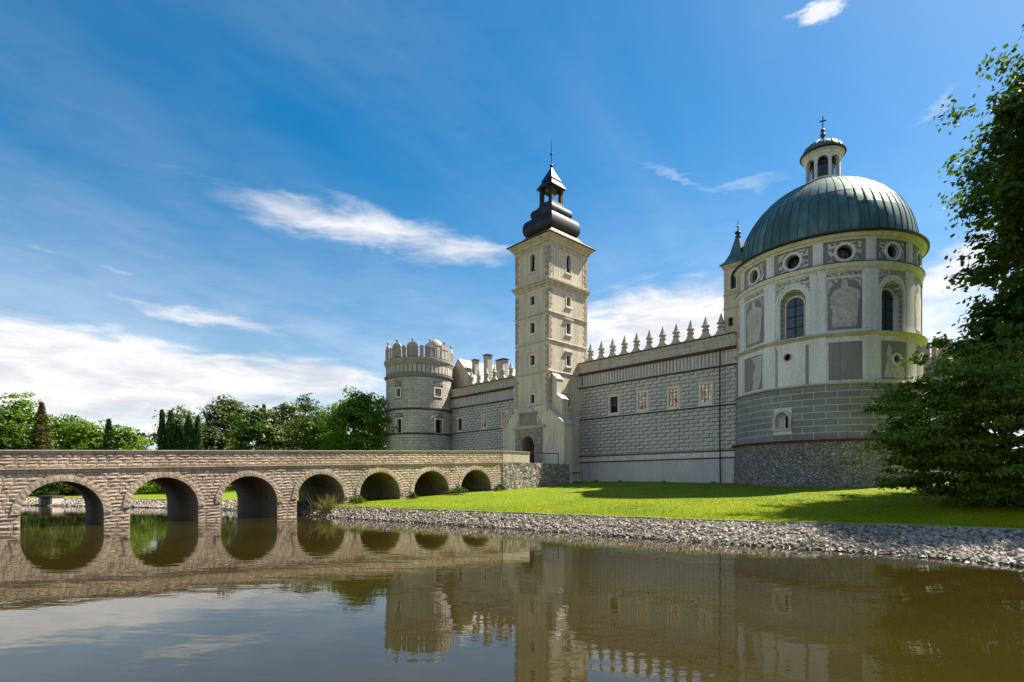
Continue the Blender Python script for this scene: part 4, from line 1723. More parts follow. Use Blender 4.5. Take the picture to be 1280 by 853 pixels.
for q in range(1):
    g = MB()
    vs = [f(s, r, z) for z in (7.9, 9.05) for r in (7.72, 7.78) for s in (-0.05, 0.56)]
    m_.add(vs, [(0, 2, 3, 1), (4, 5, 7, 6), (0, 1, 5, 4), (2, 6, 7, 3), (0, 4, 6, 2), (1, 3, 7, 5)])
part('pane', m_, 'black', sw)
NB = 28
hid = MB()
for r_ in range(8):
    z0 = 6.70 + r_ * 0.61
    for k_ in range(NB):
        a0 = -180 + (k_ + (0.5 if r_ % 2 else 0.0)) * 360 / NB
        a1 = a0 + 360 / NB
        segs = [(a0 + 0.2, a1 - 0.2)]
        if z0 + 0.61 > 7.5 and z0 < 9.7:
            w0, w1 = -95.4 - 5.9, -95.4 + 5.9
            ns = []
            for p, q in segs:
                if q < w0 or p > w1:
                    ns.append((p, q))
                else:
                    if p < w0 - 1:
                        ns.append((p, w0))
                    if q > w1 + 1:
                        ns.append((w1, q))
            segs = ns
        for p, q in segs:
            mid = (p + q) / 2
            mid = mid - 360 if mid > 180 else mid
            if -168 < mid < 40:
                m_ = MB()
                m_.cplate(CC, 8.44, 8.50, p, q, z0 + 0.03, z0 + 0.58, 4)
                part('block', m_, 'chapel_block', chap)
            else:
                hid.cplate(CC, 8.44, 8.50, p, q, z0 + 0.03, z0 + 0.58, 4)
part('hidden_blocks', hid, 'chapel_block', chap, kind='stuff')
ring('mossy_ledge', [(8.2, 11.56), (8.72, 11.57), (8.76, 11.66), (8.42, 11.78), (8.2, 11.8)], 'moss', chap)
# lower plastered storey
cut = MB()
for a, z, rad in ((-92.4, 14.5, 0.33), (-29, 13.75, 0.36)):
    f = radial(a)
    cut.prism([(rad * math.cos(t * math.pi / 8), z + rad * math.sin(t * math.pi / 8)) for t in range(16)], lambda s, b: f(s, 9, b), lambda s, b: f(s, 7.9, b))
drum('lower_storey_wall', 8.33, 11.7, 16.0, 'white', chap, cut, 'grey')
ring('string_course', [(8.0, 15.82), (8.45, 15.84), (8.60, 15.98), (8.72, 16.02), (8.74, 16.14), (8.30, 16.26), (8.0, 16.27)], 'moss', chap)
for b_ in range(12):
    a = -90 + 30 * b_
    m_ = MB()
    m_.cplate(CC, 8.28, 8.43, a + 15 - 4.6, a + 15 + 4.6, 11.75, 15.86, 4)
    part('pilaster', m_, 'white', chap)
    if b_ % 12 == 0:
        m_ = MB()
        m_.cplate(CC, 8.28, 8.36, a + 8.2, a + 9.9, 11.8, 15.4, 2)
        part('grey_strip', m_, 'grey', chap)
        m_ = MB()
        m_.cplate(CC, 8.28, 8.36, a - 9.8, a - 9.2, 11.8, 15.4, 2)
        part('grey_strip', m_, 'grey', chap)
        continue
    m_ = MB()
    cutp = None
    m_.cplate(CC, 8.28, 8.36, a - 9.2, a + 9.2, 11.95, 15.35, 8)
    if b_ == 2:
        cutp = MB()
        f = radial(-29)
        cutp.prism([(0.36 * math.cos(t * math.pi / 8), 13.75 + 0.36 * math.sin(t * math.pi / 8)) for t in range(16)], lambda s, b: f(s, 9, b), lambda s, b: f(s, 7.9, b))
    part('grey_panel', m_, 'grey', chap, cut=cutp, cutmat='grey')
# round ring of the small oculus and dark backs
for a, z, rad, fr_ in ((-92.4, 14.5, 0.33, 0.06), (-29, 13.75, 0.36, 0.2)):
    f = radial(a)
    m_ = MB()
    n_ = 20
    pts = [[f(rr0 * math.cos(t * 2 * math.pi / n_), rad0, z + rr0 * math.sin(t * 2 * math.pi / n_)) for t in range(n_)] for rr0, rad0 in ((rad, 8.2), (rad, 8.45), (rad + fr_, 8.45), (rad + fr_, 8.2))]
    m_.add([p for q in pts for p in q], [(i * n_ + j, i * n_ + (j + 1) % n_, (i + 1) * n_ + (j + 1) % n_, (i + 1) * n_ + j) for i in range(3) for j in range(n_)])
    oc = part('oculus', m_, 'trim', chap)
    m_ = MB()
    m_.prism([(rad * 1.0 * math.cos(t * math.pi / 8), z + rad * math.sin(t * math.pi / 8)) for t in range(16)], lambda s, b: f(s, 7.95, b), lambda s, b: f(s, 7.92, b))
    part('pane', m_, 'glass', oc)


def silhouette(name, rows, r0, r1, matn, parent, seed, hole=None):
    """flat figure on the drum: rows of (z, left angle, right angle)"""
    rk = random.Random(seed)
    zz, al, ar = [], [], []
    for i in range(len(rows) - 1):
        for t in range(4):
            u_ = t / 4
            zz.append(rows[i][0] * (1 - u_) + rows[i + 1][0] * u_)
            al.append(rows[i][1] * (1 - u_) + rows[i + 1][1] * u_ + rk.uniform(-0.18, 0.18))
            ar.append(rows[i][2] * (1 - u_) + rows[i + 1][2] * u_ + rk.uniform(-0.18, 0.18))
    zz.append(rows[-1][0]); al.append(rows[-1][1]); ar.append(rows[-1][2])
    m_ = MB()
    n_ = 8
    vs, fs = [], []
    for z, a, b in zip(zz, al, ar):
        for r in (r1, r0):
            vs += [cyl(r, a + (b - a) * i / n_, z) for i in range(n_ + 1)]
    st = 2 * (n_ + 1)
    for j in range(len(zz) - 1):
        for i in range(n_):
            p = j * st + i
            fs.append((p, p + 1, p + st + 1, p + st))
        for e in (0, n_):
            p = j * st + e
            fs.append((p, p + st, p + st + n_ + 1, p + n_ + 1))
    m_.add(vs, fs)
    cutp = None
    if hole:
        fh = radial(hole[0])
        cutp = MB()
        cutp.prism([(hole[2] * math.cos(t * math.pi / 8), hole[1] + hole[2] * math.sin(t * math.pi / 8)) for t in range(16)], lambda s, b: fh(s, 9, b), lambda s, b: fh(s, 7.9, b))
    return part(name, m_, matn, parent)


# pale remains of painted figures in the lower panels
silhouette('painted_figure', [(12.1, -37.5, -24.0), (12.8, -36.8, -22.8), (13.3, -36.2, -32.2), (13.7, -35.6, -32.6), (14.3, -36.0, -32.6), (14.8, -35.2, -33.0), (15.05, -34.8, -34.2)], 8.355, 8.372, 'saint', chap, 3)
silhouette('painted_figure', [(12.1, -31.8, -22.6), (12.6, -31.8, -22.2), (13.1, -32.0, -23.6), (13.35, -32.2, -31.8)], 8.355, 8.374, 'saint', chap, 4)
silhouette('painted_figure', [(12.0, -120.0, -114.0), (12.7, -118.5, -112.0), (13.5, -119.0, -111.2), (14.3, -116.0, -111.0), (15.2, -121, -110.9)], 8.355, 8.372, 'saint', chap, 5)

# main storey
def splay(a, o_hw, o_z0, o_sp, i_hw, i_z0, i_sp, ro, ri):
    f = radial(a)
    A, B = arch_poly(0, o_hw, o_z0, o_sp, 14), arch_poly(0, i_hw, i_z0, i_sp, 14)
    k_ = len(A)
    vs = [f(s, ro, z) for s, z in A] + [f(s, ri, z) for s, z in B]
    fs = [list(range(k_)), list(range(2 * k_ - 1, k_ - 1, -1))] + [(i, i + k_, (i + 1) % k_ + k_, (i + 1) % k_) for i in range(k_)]
    return vs, fs


WB = [-90 + 60 * i for i in range(6)]
cut = MB()
for a in WB:
    cut.add(*splay(a, 1.40, 16.26, 19.78, 0.86, 16.30, 19.42, 8.7, 7.35))
m, nt, n, l, b = mat('coffered_reveal')
br = n.new('ShaderNodeTexBrick')
br.inputs['Scale'].default_value = 1.0
br.inputs['Brick Width'].default_value = 0.42
br.inputs['Row Height'].default_value = 0.46
br.inputs['Mortar Size'].default_value = 0.035
br.offset = 0.0
br.inputs['Color1'].default_value = (0.22, 0.215, 0.20, 1)
br.inputs['Color2'].default_value = (0.26, 0.25, 0.235, 1)
br.inputs['Mortar'].default_value = (0.55, 0.53, 0.48, 1)
sp_ = n.new('ShaderNodeSeparateXYZ')
l.new(pos_node(n), sp_.inputs[0])
ad_ = n.new('ShaderNodeMath')
ad_.operation = 'ADD'
l.new(sp_.outputs[0], ad_.inputs[0])
l.new(sp_.outputs[1], ad_.inputs[1])
cb_ = n.new('ShaderNodeCombineXYZ')
l.new(ad_.outputs[0], cb_.inputs[0])
l.new(sp_.outputs[2], cb_.inputs[1])
l.new(cb_.outputs[0], br.inputs['Vector'])
l.new(br.outputs[0], b.inputs['Base Color'])
b.inputs['Roughness'].default_value = 0.9
M['coffer'] = m
drum('main_storey_wall', 8.15, 16.2, 22.0, 'white', chap, cut, 'coffer')
for b_ in range(12):
    a = -90 + 30 * b_
    m_ = MB()
    m_.cplate(CC, 8.1, 8.30, a + 15 - 4.2, a + 15 + 4.2, 16.27, 21.30, 4)
    m_.cplate(CC, 8.1, 8.36, a + 15 - 4.6, a + 15 + 4.6, 16.262, 16.6, 4)
    m_.cplate(CC, 8.1, 8.33, a + 15 - 4.5, a + 15 + 4.5, 21.305, 21.74, 4)
    part('pilaster', m_, 'white', chap)
    # painted frieze above the bay
    m_ = MB()
    m_.cplate(CC, 8.1, 8.20, a - 9.9, a + 9.9, 21.34, 21.66, 8)
    part('frieze_panel', m_, 'orn2', chap)
    if b_ % 2 == 0:
        # window bay: scroll ground, arch mouldings, glass
        m_ = MB()
        m_.cplate(CC, 8.1, 8.175, a - 10.3, a + 10.3, 16.3, 21.24, 10)
        c2 = MB()
        c2.add(*splay(a, 1.38, 16.0, 19.78, 1.38, 16.0, 19.78, 8.9, 7.6))
        part('scroll_ground', m_, 'orn2', chap, cut=c2, cutmat='orn2')
        f = radial(a)
        win = MB()
        for hw0, hw1, rr0 in ((1.36, 1.52, 8.24),):
            A, B = arch_poly(0, hw0, 16.3, 19.78, 16), arch_poly(0, hw1, 16.3, 19.78, 16)
            k_ = len(A)
            vs = [f(s, rr0 - s * s / 17, z) for s, z in A] + [f(s, rr0 - s * s / 17, z) for s, z in B] + [f(s, 8.0, z) for s, z in A] + [f(s, 8.0, z) for s, z in B]
            win.add(vs, [q for i in range(1, k_) for j in [(i + 1) % k_] for q in ((i, j, k_ + j, k_ + i), (i, 2 * k_ + i, 2 * k_ + j, j), (k_ + i, k_ + j, 3 * k_ + j, 3 * k_ + i))])
        w_ = part('window', win, 'white', chap)
        for s_ in (-1, 1):
            m_ = MB()
            m_.cplate(CC, 8.0, 8.30, a + s_ * 9.25, a + s_ * 12.4, 19.66, 19.82, 2)
            part('impost', m_, 'white', w_)
        # inner white frame
        m_ = MB()
        A, B = arch_poly(0, 0.80, 16.42, 19.42, 16), arch_poly(0, 0.98, 16.24, 19.42, 16)
        k_ = len(A)
        m_.add([f(s, 7.52, z) for s, z in A] + [f(s, 7.52, z) for s, z in B] + [f(s, 7.36, z) for s, z in A] + [f(s, 7.36, z) for s, z in B],
               [q for i in range(k_) for j in [(i + 1) % k_] for q in ((i, j, k_ + j, k_ + i), (i, 2 * k_ + i, 2 * k_ + j, j), (k_ + i, k_ + j, 3 * k_ + j, 3 * k_ + i))])
        part('frame', m_, 'trim', w_)
        # eight panes, two columns
        zr = [16.42, 17.42, 18.42, 19.42]
        for s_ in (-1, 1):
            for i in range(3):
                m_ = MB()
                m_.prism([(s_ * 0.035, zr[i] + 0.03), (s_ * 0.78, zr[i] + 0.03), (s_ * 0.78, zr[i + 1] - 0.03), (s_ * 0.035, zr[i + 1] - 0.03)], lambda p, q: f(p, 7.40, q), lambda p, q: f(p, 7.37, q))
                part('pane', m_, 'blueglass', w_)
            m_ = MB()
            m_.prism([(s_ * 0.035, 19.45)] + [(s_ * max(0.035, 0.78 * math.cos(t * math.pi / 20)), 19.45 + 0.77 * math.sin(t * math.pi / 20)) for t in range(11)], lambda p, q: f(p, 7.40, q), lambda p, q: f(p, 7.37, q))
            part('pane', m_, 'blueglass', w_)
        m_ = MB()
        for i in range(1, 4):
            vs = [f(s, r, z) for z in (zr[i] - 0.03, zr[i] + 0.03) for r in (7.37, 7.45) for s in (-0.8, 0.8)]
            m_.add(vs, [(0, 2, 3, 1), (4, 5, 7, 6), (0, 1, 5, 4), (2, 6, 7, 3), (0, 4, 6, 2), (1, 3, 7, 5)])
        vs = [f(s, r, z) for z in (16.42, 20.2) for r in (7.37, 7.46) for s in (-0.035, 0.035)]
        m_.add(vs, [(0, 2, 3, 1), (4, 5, 7, 6), (0, 1, 5, 4), (2, 6, 7, 3), (0, 4, 6, 2), (1, 3, 7, 5)])
        part('glazing_bars', m_, 'wood', w_)
    else:
        m_ = MB()
        m_.cplate(CC, 8.1, 8.18, a - 9.6, a + 9.6, 16.5, 21.1, 8)
        pn = part('grey_panel', m_, 'grey', chap)
        # painted corner ornament above the niche arch
        m_ = MB()
        vs, fs = [], []
        for i in range(19):
            t = -9.4 + 18.8 * i / 18
            zz = 19.7 + 1.25 * math.sqrt(max(0, 1 - (t / 9.4) ** 2))
            vs += [cyl(8.195, a + t, zz), cyl(8.195, a + t, 21.06)]
        fs = [(2 * i, 2 * i + 2, 2 * i + 3, 2 * i + 1) for i in range(18)]
        m_.add(vs, fs)
        part('corner_ornament', m_, 'orn2', pn)
        silhouette('painted_figure', [(16.75, a - 7.2, a + 6.2), (17.5, a - 7.2, a + 6.8), (18.1, a - 7.0, a + 7.3), (18.7, a - 8.1, a + 7.4), (19.4, a - 8.2, a + 8.4), (19.95, a - 6.6, a + 8.3), (20.2, a - 3.6, a + 4.2), (20.3, a - 2.0, a + 1.5), (20.55, a - 2.1, a + 1.6), (20.85, a - 1.6, a + 1.2), (20.95, a - 0.8, a + 0.5)], 8.175, 8.205, 'saint', pn, 20 + b_)
ring('middle_cornice', [(8.0, 21.70), (8.22, 21.72), (8.28, 21.95), (8.42, 22.05), (8.50, 22.30), (8.50, 22.38), (8.2, 22.46), (8.0, 22.46)], 'trim', chap)
ring('cornice_lead', [(8.1, 22.464), (8.53, 22.39), (8.55, 22.43), (8.2, 22.52), (8.1, 22.52)], 'darkedge', chap)
# attic storey with round windows
cut = MB()
for b_ in range(12):
    f = radial(-90 + 30 * b_)
    cut.prism([(0.64 * math.cos(t * math.pi / 12), 23.42 + 0.64 * math.sin(t * math.pi / 12)) for t in range(24)], lambda s, z: f(s, 8.8, z), lambda s, z: f(s, 7.4, z))
drum('attic_wall', 8.10, 22.2, 24.7, 'grey', chap, cut, 'grey')
for b_ in range(12):
    a = -90 + 30 * b_
    f = radial(a)
    m_ = MB()
    m_.cplate(CC, 8.0, 8.24, a + 15 - 2.9, a + 15 + 2.9, 22.5, 24.5, 3)
    m_.cplate(CC, 8.0, 8.29, a + 15 - 1.7, a + 15 + 1.7, 22.62, 24.40, 2)
    part('pilaster', m_, 'white', chap)
    m_ = MB()
    m_.cplate(CC, 8.0, 8.135, a - 9.3, a + 9.3, 22.66, 24.32, 8)
    c2 = MB()
    c2.prism([(0.64 * math.cos(t * math.pi / 12), 23.42 + 0.64 * math.sin(t * math.pi / 12)) for t in range(24)], lambda s, z: f(s, 8.8, z), lambda s, z: f(s, 7.4, z))
    part('scroll_panel', m_, 'orn', chap, cut=c2, cutmat='grey')
    m_ = MB()
    n_ = 28
    pts = [[f(rr0 * math.cos(t * 2 * math.pi / n_), rad0, 23.42 + rr0 * math.sin(t * 2 * math.pi / n_)) for t in range(n_)] for rr0, rad0 in ((0.63, 7.9), (0.65, 8.20), (0.72, 8.24), (0.88, 8.20), (0.90, 8.0))]
    m_.add([p for q in pts for p in q], [(i * n_ + j, i * n_ + (j + 1) % n_, (i + 1) * n_ + (j + 1) % n_, (i + 1) * n_ + j) for i in range(4) for j in range(n_)])
    w_ = part('round_window', m_, 'white', chap, True)
    m_ = MB()
    m_.prism([(0.64 * math.cos(t * math.pi / 12), 23.42 + 0.64 * math.sin(t * math.pi / 12)) for t in range(24)], lambda s, z: f(s, 7.5, z), lambda s, z: f(s, 7.46, z))
    part('pane', m_, 'glass', w_)
    m_ = MB()
    for s_ in (-0.21, 0.21):
        for hor in (0, 1):
            vs = [f(*( (s_ + p, r, 23.42 + q) if not hor else (q, r, 23.42 + s_ + p))) for q in (-0.62, 0.62) for r in (7.5, 7.54) for p in (-0.02, 0.02)]
            m_.add(vs, [(0, 2, 3, 1), (4, 5, 7, 6), (0, 1, 5, 4), (2, 6, 7, 3), (0, 4, 6, 2), (1, 3, 7, 5)])
    part('glazing_bars', m_, 'wood', w_)
ring('top_cornice', [(7.9, 24.46), (8.24, 24.48), (8.30, 24.62), (8.48, 24.70), (8.62, 24.88), (8.74, 24.97), (8.0, 25.0)], 'trim', chap)
ring('gutter', [(8.5, 24.985), (8.78, 24.93), (8.90, 25.0), (8.90, 25.13), (8.5, 25.16)], 'iron', chap)
# dome sheets with standing seams, one object each
dp = [(8.82, 25.12), (8.5, 25.20), (8.2, 25.36)]
for t in range(0, 80, 4):
    dp.append((8.05 * math.cos(R(t)) + 0.02, 25.5 + 7.85 * math.sin(R(t))))
dp = [p for p in dp if p[0] > 1.3]
NS = 60
ha = R(360 / NS / 2)
sm = MB()
cuts = [0, 4, 8, 11, 14, 17, len(dp) - 1]
for c0_, c1_ in zip(cuts[:-1], cuts[1:]):
    if c1_ <= c0_:
        continue
    vs, fs = [], []
    lap = 0.012 if c0_ % 2 else 0.0
    for r, z in dp[c0_:c1_ + 1]:
        for a in (-ha, 0, ha):
            rr0 = r + lap + (0.012 * math.cos(a / ha * math.pi / 2))
            vs.append((rr0 * math.cos(a), rr0 * math.sin(a), z))
    for i in range(c1_ - c0_):
        for j in range(2):
            fs.append((i * 3 + j, i * 3 + j + 1, i * 3 + 4 + j, i * 3 + 3 + j))
    sm.add(vs, fs)
SHEET = sm.mesh('copper_sheet', 'copper', True, True)
rib = MB()
vs, fs = [], []
for r, z in dp:
    for w_, h_ in ((-0.018, 0.0), (-0.018, 0.04), (0.018, 0.04), (0.018, 0.0)):
        # seam stands off along the outward direction
        vs.append((r + h_, w_, z + h_ * 0.3))
for i in range(len(dp) - 1):
    for j in range(3):
        fs.append((i * 4 + j, i * 4 + j + 1, i * 4 + 5 + j, i * 4 + 4 + j))
rib.add(vs, fs)
RIB = rib.mesh('seam', 'seam')
cb0 = Vector((CC[0], CC[1], 0)) - BASE[chap.name]
for k_ in range(NS):
    o = link('copper_sheet', SHEET, chap)
    o.location = cb0
    o.rotation_euler = (0, 0, 2 * math.pi * k_ / NS)
    q = link('seam', RIB, o)
    q.rotation_euler = (0, 0, ha)
# lantern
cut = MB()
for k_ in range(8):
    f = radial(-72 + 45 * k_)
    cut.prism(arch_poly(0, 0.48, 33.75, 35.4, 10), lambda s, z: f(s, 2.2, z), lambda s, z: f(s, 1.0, z))
m_ = MB()
m_.lathe([(1.66, 32.9), (1.66, 36.4), (1.25, 36.4), (1.25, 32.9)], 64, CC, closed=True)
ln = part('lantern_drum', m_, 'trim', chap, True, cut=cut, cutmat='trim')
m_ = MB()
m_.lathe([(1.0, 33.1), (1.0, 36.4)], 24, CC)
part('lantern_glass', m_, 'blueglass', ln, True)
for k_ in range(8):
    f = radial(-72 + 45 * k_)
    m_ = MB()
    vs = [f(s, r, z) for z in (33.75, 35.9) for r in (1.05, 1.12) for s in (-0.03, 0.03)]
    m_.add(vs, [(0, 2, 3, 1), (4, 5, 7, 6), (0, 1, 5, 4), (2, 6, 7, 3), (0, 4, 6, 2), (1, 3, 7, 5)])
    vs = [f(s, r, z) for z in (35.3, 35.37) for r in (1.05, 1.11) for s in (-0.42, 0.42)]
    m_.add(vs, [(0, 2, 3, 1), (4, 5, 7, 6), (0, 1, 5, 4), (2, 6, 7, 3), (0, 4, 6, 2), (1, 3, 7, 5)])
    part('lantern_glazing_bar', m_, 'wood', ln)
ring('lantern_base_ring', [(1.5, 33.25), (1.9, 33.28), (1.92, 33.42), (1.72, 33.55), (1.5, 33.56)], 'seam', chap, 48)
ring('lantern_cornice', [(1.5, 36.05), (1.70, 36.07), (1.76, 36.3), (1.95, 36.42), (1.98, 36.52), (1.5, 36.54)], 'trim', chap, 48)
m_ = MB()
m_.lathe([(1.9, 36.52), (2.07, 36.52), (2.07, 36.62)] + [(1.95 * math.cos(R(t)), 36.65 + 1.35 * math.sin(R(t))) for t in range(0, 81, 8)] + [(0.1, 38.07)], 48, CC)
part('lantern_dome', m_, 'copper', chap, True)
ring('lantern_gutter', [(1.9, 36.5), (2.10, 36.5), (2.14, 36.56), (2.14, 36.65), (1.9, 36.67)], 'iron', chap, 48)
for k_ in range(16):
    m_ = MB()
    f = radial(22.5 * k_)
    m_.tube([f(0, 1.97 * math.cos(R(t)), 36.66 + 1.36 * math.sin(R(t))) for t in range(0, 85, 12)], 0.03, 5)
    part('lantern_seam', m_, 'seam', chap)
m_ = MB()
m_.lathe([(0.42, 37.914), (0.36, 38.104), (0.14, 38.272), (0.10, 38.496), (0.2, 38.586), (0.27, 38.742), (0.2, 38.922), (0.09, 38.989), (0.17, 39.101), (0.22, 39.224), (0.16, 39.37), (0.05, 39.448), (0.045, 39.616)], 12, CC)
fn = part('finial', m_, 'seam', chap, True)
m_ = MB()
f = radial(-45 - 20)
for s0, s1, z0, z1 in ((-0.045, 0.045, 39.56, 40.68), (-0.30, 0.30, 40.154, 40.266)):
    vs = [f(s, r, z) for z in (z0, z1) for r in (-0.04, 0.04) for s in (s0, s1)]
    m_.add(vs, [(0, 2, 3, 1), (4, 5, 7, 6), (0, 1, 5, 4), (2, 6, 7, 3), (0, 4, 6, 2), (1, 3, 7, 5)])
part('cross', m_, 'iron', chap)
# ------------------------------------------------------------------ round towers
def round_tower(name, label, base):
    RC = (-33.1, 2.5)
    Rr = 5.64
    t = thing(name, label, 'tower', (RC[0], RC[1], 2))

    def rg(nm, prof, matn, n=72):
        m_ = MB()
        m_.lathe(prof, n, RC, closed=True)
        return part(nm, m_, matn, t)
    cut = MB()
    wl_ = []
    for a, hw, z0, z1 in ((-71, 0.40, 16.9, 18.25), (-1, 0.60, 17.1, 18.35), (-69.5, 0.50, 10.95, 13.2), (0.5, 0.66, 10.95, 13.2), (-140, 0.5, 10.95, 13.2), (-140, 0.4, 16.9, 18.25)):
        ca, sa = math.cos(R(a)), math.sin(R(a))
        f = lambda s, r, z, ca=ca, sa=sa: (RC[0] + r * ca - s * sa, RC[1] + r * sa + s * ca, z)
        vs = [f(s, r, z) for z in (z0, z1) for r in (5.0, 6.2) for s in (-hw, hw)]
        bf = [(0, 2, 3, 1), (4, 5, 7, 6), (0, 1, 5, 4), (2, 6, 7, 3), (0, 4, 6, 2), (1, 3, 7, 5)]
        cut.add(vs, bf)
        w = MB()
        for s0, s1, q0, q1 in ((-hw - 0.22, -hw, z0 - 0.2, z1 + 0.22), (hw, hw + 0.22, z0 - 0.2, z1 + 0.22), (-hw + 0.002, hw - 0.002, z1, z1 + 0.22), (-hw + 0.002, hw - 0.002, z0 - 0.2, z0)):
            w.add([f(s, r, z) for z in (q0, q1) for r in (5.3, 5.74) for s in (s0, s1)], bf)
        win = part('window', w, 'trim', t)
        pm = MB()
        pm.add([f(s, r, z) for z in (z0, z1) for r in (5.05, 5.1) for s in (-hw, hw)], bf)
        part('pane', pm, 'saint' if (a == -1) else 'glass', win)
        # pediment: a low triangle over the window
        pd = MB()
        hz = z1 + 0.42
        pd.prism([(-hw - 0.5, hz), (hw + 0.5, hz), (0, hz + 0.55)], lambda s, z: f(s, 5.5, z), lambda s, z: f(s, 5.80 - s * s / 14, z))
        part('pediment', pd, 'tjoint', win)
        gb = MB()
        gb.add([f(s, r, z) for z in (z0, z1) for r in (5.11, 5.16) for s in (-0.04, 0.04)], bf)
        gb.add([f(s, r, z) for z in ((z0 + z1) / 2 - 0.04, (z0 + z1) / 2 + 0.04) for r in (5.11, 5.155) for s in (-hw, hw)], bf)
        part('glazing_bars', gb, 'wood', win)
        wl_.append((a, math.degrees((hw + 0.26) / Rr), z0 - 0.25, z1 + 0.95))
    m_ = MB()
    m_.lathe([(5.70, 1.5), (5.60, 8.0), (5.60, 23.4), (4.9, 23.4), (4.9, 1.5)], 72, RC, closed=True)
    part('wall', m_, 'tjoint', t, True, cut=cut, cutmat='trim')
    bl = MB()
    rk = random.Random(9)
    for z0, z1, rows in ((3.0, 10.65, 15), (11.0, 14.7, 8), (15.1, 20.1, 11)):
        h = (z1 - z0) / rows
        for r_ in range(rows):
            zz = z0 + r_ * h
            NBk = 34
            for k_ in range(NBk):
                a0 = -180 + (k_ + (0.5 if r_ % 2 else 0)) * 360 / NBk
                a1 = a0 + 360 / NBk
                p, q = a0 + 0.35, a1 - 0.35
                segs = [(p, q)]
                for a, da, w0, w1 in wl_:
                    if zz + h > w0 and zz < w1:
                        segs = [s for pq in segs for s in ([pq] if pq[1] < a - da or pq[0] > a + da else [(pq[0], a - da), (a + da, pq[1])]) if s[1] - s[0] > 1.2]
                for p, q in segs:
                    bl.cplate(RC, 5.58, 5.655, p, q, zz + 0.03, zz + h - 0.03, 2)
    part('small_blocks', bl, 'tblock', t, kind='stuff')
    rg('string_course', [(5.4, 10.68), (5.85, 10.72), (5.88, 10.86), (5.4, 10.96)], 'darkedge')
    rg('string_course', [(5.4, 14.74), (5.82, 14.78), (5.85, 14.92), (5.4, 15.04)], 'darkedge')
    rg('cornice', [(5.4, 20.14), (5.72, 20.18), (5.95, 20.45), (5.98, 20.62), (5.4, 20.74)], 'tjoint')
    m_ = MB()
    for k_ in range(48):
        m_.cplate(RC, 5.58, 5.70, k_ * 7.5 + 0.8, k_ * 7.5 + 6.2, 20.95, 22.2, 2)
    part('frieze', m_, 'tblock', t, kind='stuff')
    rg('parapet_cornice', [(5.4, 22.25), (5.72, 22.3), (5.80, 22.55), (5.98, 22.9), (6.02, 23.3), (5.4, 23.5)], 'merlon')
    for k_ in range(12):
        a = -75 + 30 * k_
        m_ = MB()
        m_.cplate(RC, 5.35, 5.72, a - 9.2, a + 9.2, 23.5, 25.0, 5)
        m_.cplate(RC, 5.30, 5.80, a - 9.8, a + 9.8, 25.0, 25.12, 5)
        for e_ in (-8.6, 0, 8.6):
            m_.cplate(RC, 5.68, 5.79, a + e_ - 0.9, a + e_ + 0.9, 23.5, 24.99, 1)
        ca, sa = math.cos(R(a)), math.sin(R(a))
        f = lambda s, r, z: (RC[0] + r * ca - s * sa, RC[1] + r * sa + s * ca, z)
        m_.prism([(0.92 * math.cos(math.pi * i / 12), 25.12 + 0.70 * math.sin(math.pi * i / 12)) for i in range(13)], lambda s, z: f(s, 5.32, z), lambda s, z: f(s, 5.70, z))
        kx_, ky_ = RC[0] + 5.5 * ca, RC[1] + 5.5 * sa
        m_.lathe([(0.10, 25.8), (0.18, 25.95), (0.10, 26.05), (0.22, 26.2), (0.22, 26.36), (0.03, 26.55)], 8, (kx_, ky_))
        part('merlon', m_, 'merlon', t)
        m_ = MB()
        m_.cplate(RC, 5.35, 5.72, a + 15 - 3.3, a + 15 + 3.3, 23.5, 24.9, 2)
        f2 = (math.cos(R(a + 15)), math.sin(R(a + 15)))
        g2 = lambda s, r, z: (RC[0] + r * f2[0] - s * f2[1], RC[1] + r * f2[1] + s * f2[0], z)
        m_.prism([(0.36 * math.cos(math.pi * i / 8), 24.9 + 0.42 * math.sin(math.pi * i / 8)) for i in range(9)], lambda s, z: g2(s, 5.34, z), lambda s, z: g2(s, 5.70, z))
        part('small_merlon', m_, 'merlon', t)
    m_ = MB()
    m_.lathe([(4.95, 23.0), (4.95, 23.2)], 48, RC)
    part('terrace', m_, 'concrete', t)
    m_ = MB()
    hx_, hy_ = RC[0] + 4.1, RC[1] + 0.5
    m_.lathe([(1.0, 23.2), (1.0, 25.6), (1.2, 25.65), (1.15, 25.9), (0.95, 26.4), (0.5, 26.8), (0.05, 26.95)], 16, (hx_, hy_))
    part('stair_cap', m_, 'merlon', t, True)
    return t


def copy_tree(o, parent=None):
    c = o.copy()
    COL.objects.link(c)
    c.parent = parent
    for ch in list(o.children):
        copy_tree(ch, c)
    return c


rt = round_tower('round_tower', 'round blockwork tower with crown of rounded merlons at the far end of the bridge', None)
ft = copy_tree(rt)
x, y = wor(30.0, 62.0)
ft.location = (x, y, 1.2)
ft.rotation_euler = (0, 0, ROT + R(30))
ft['label'] = 'round merloned tower glimpsed through leaves behind the chapel'

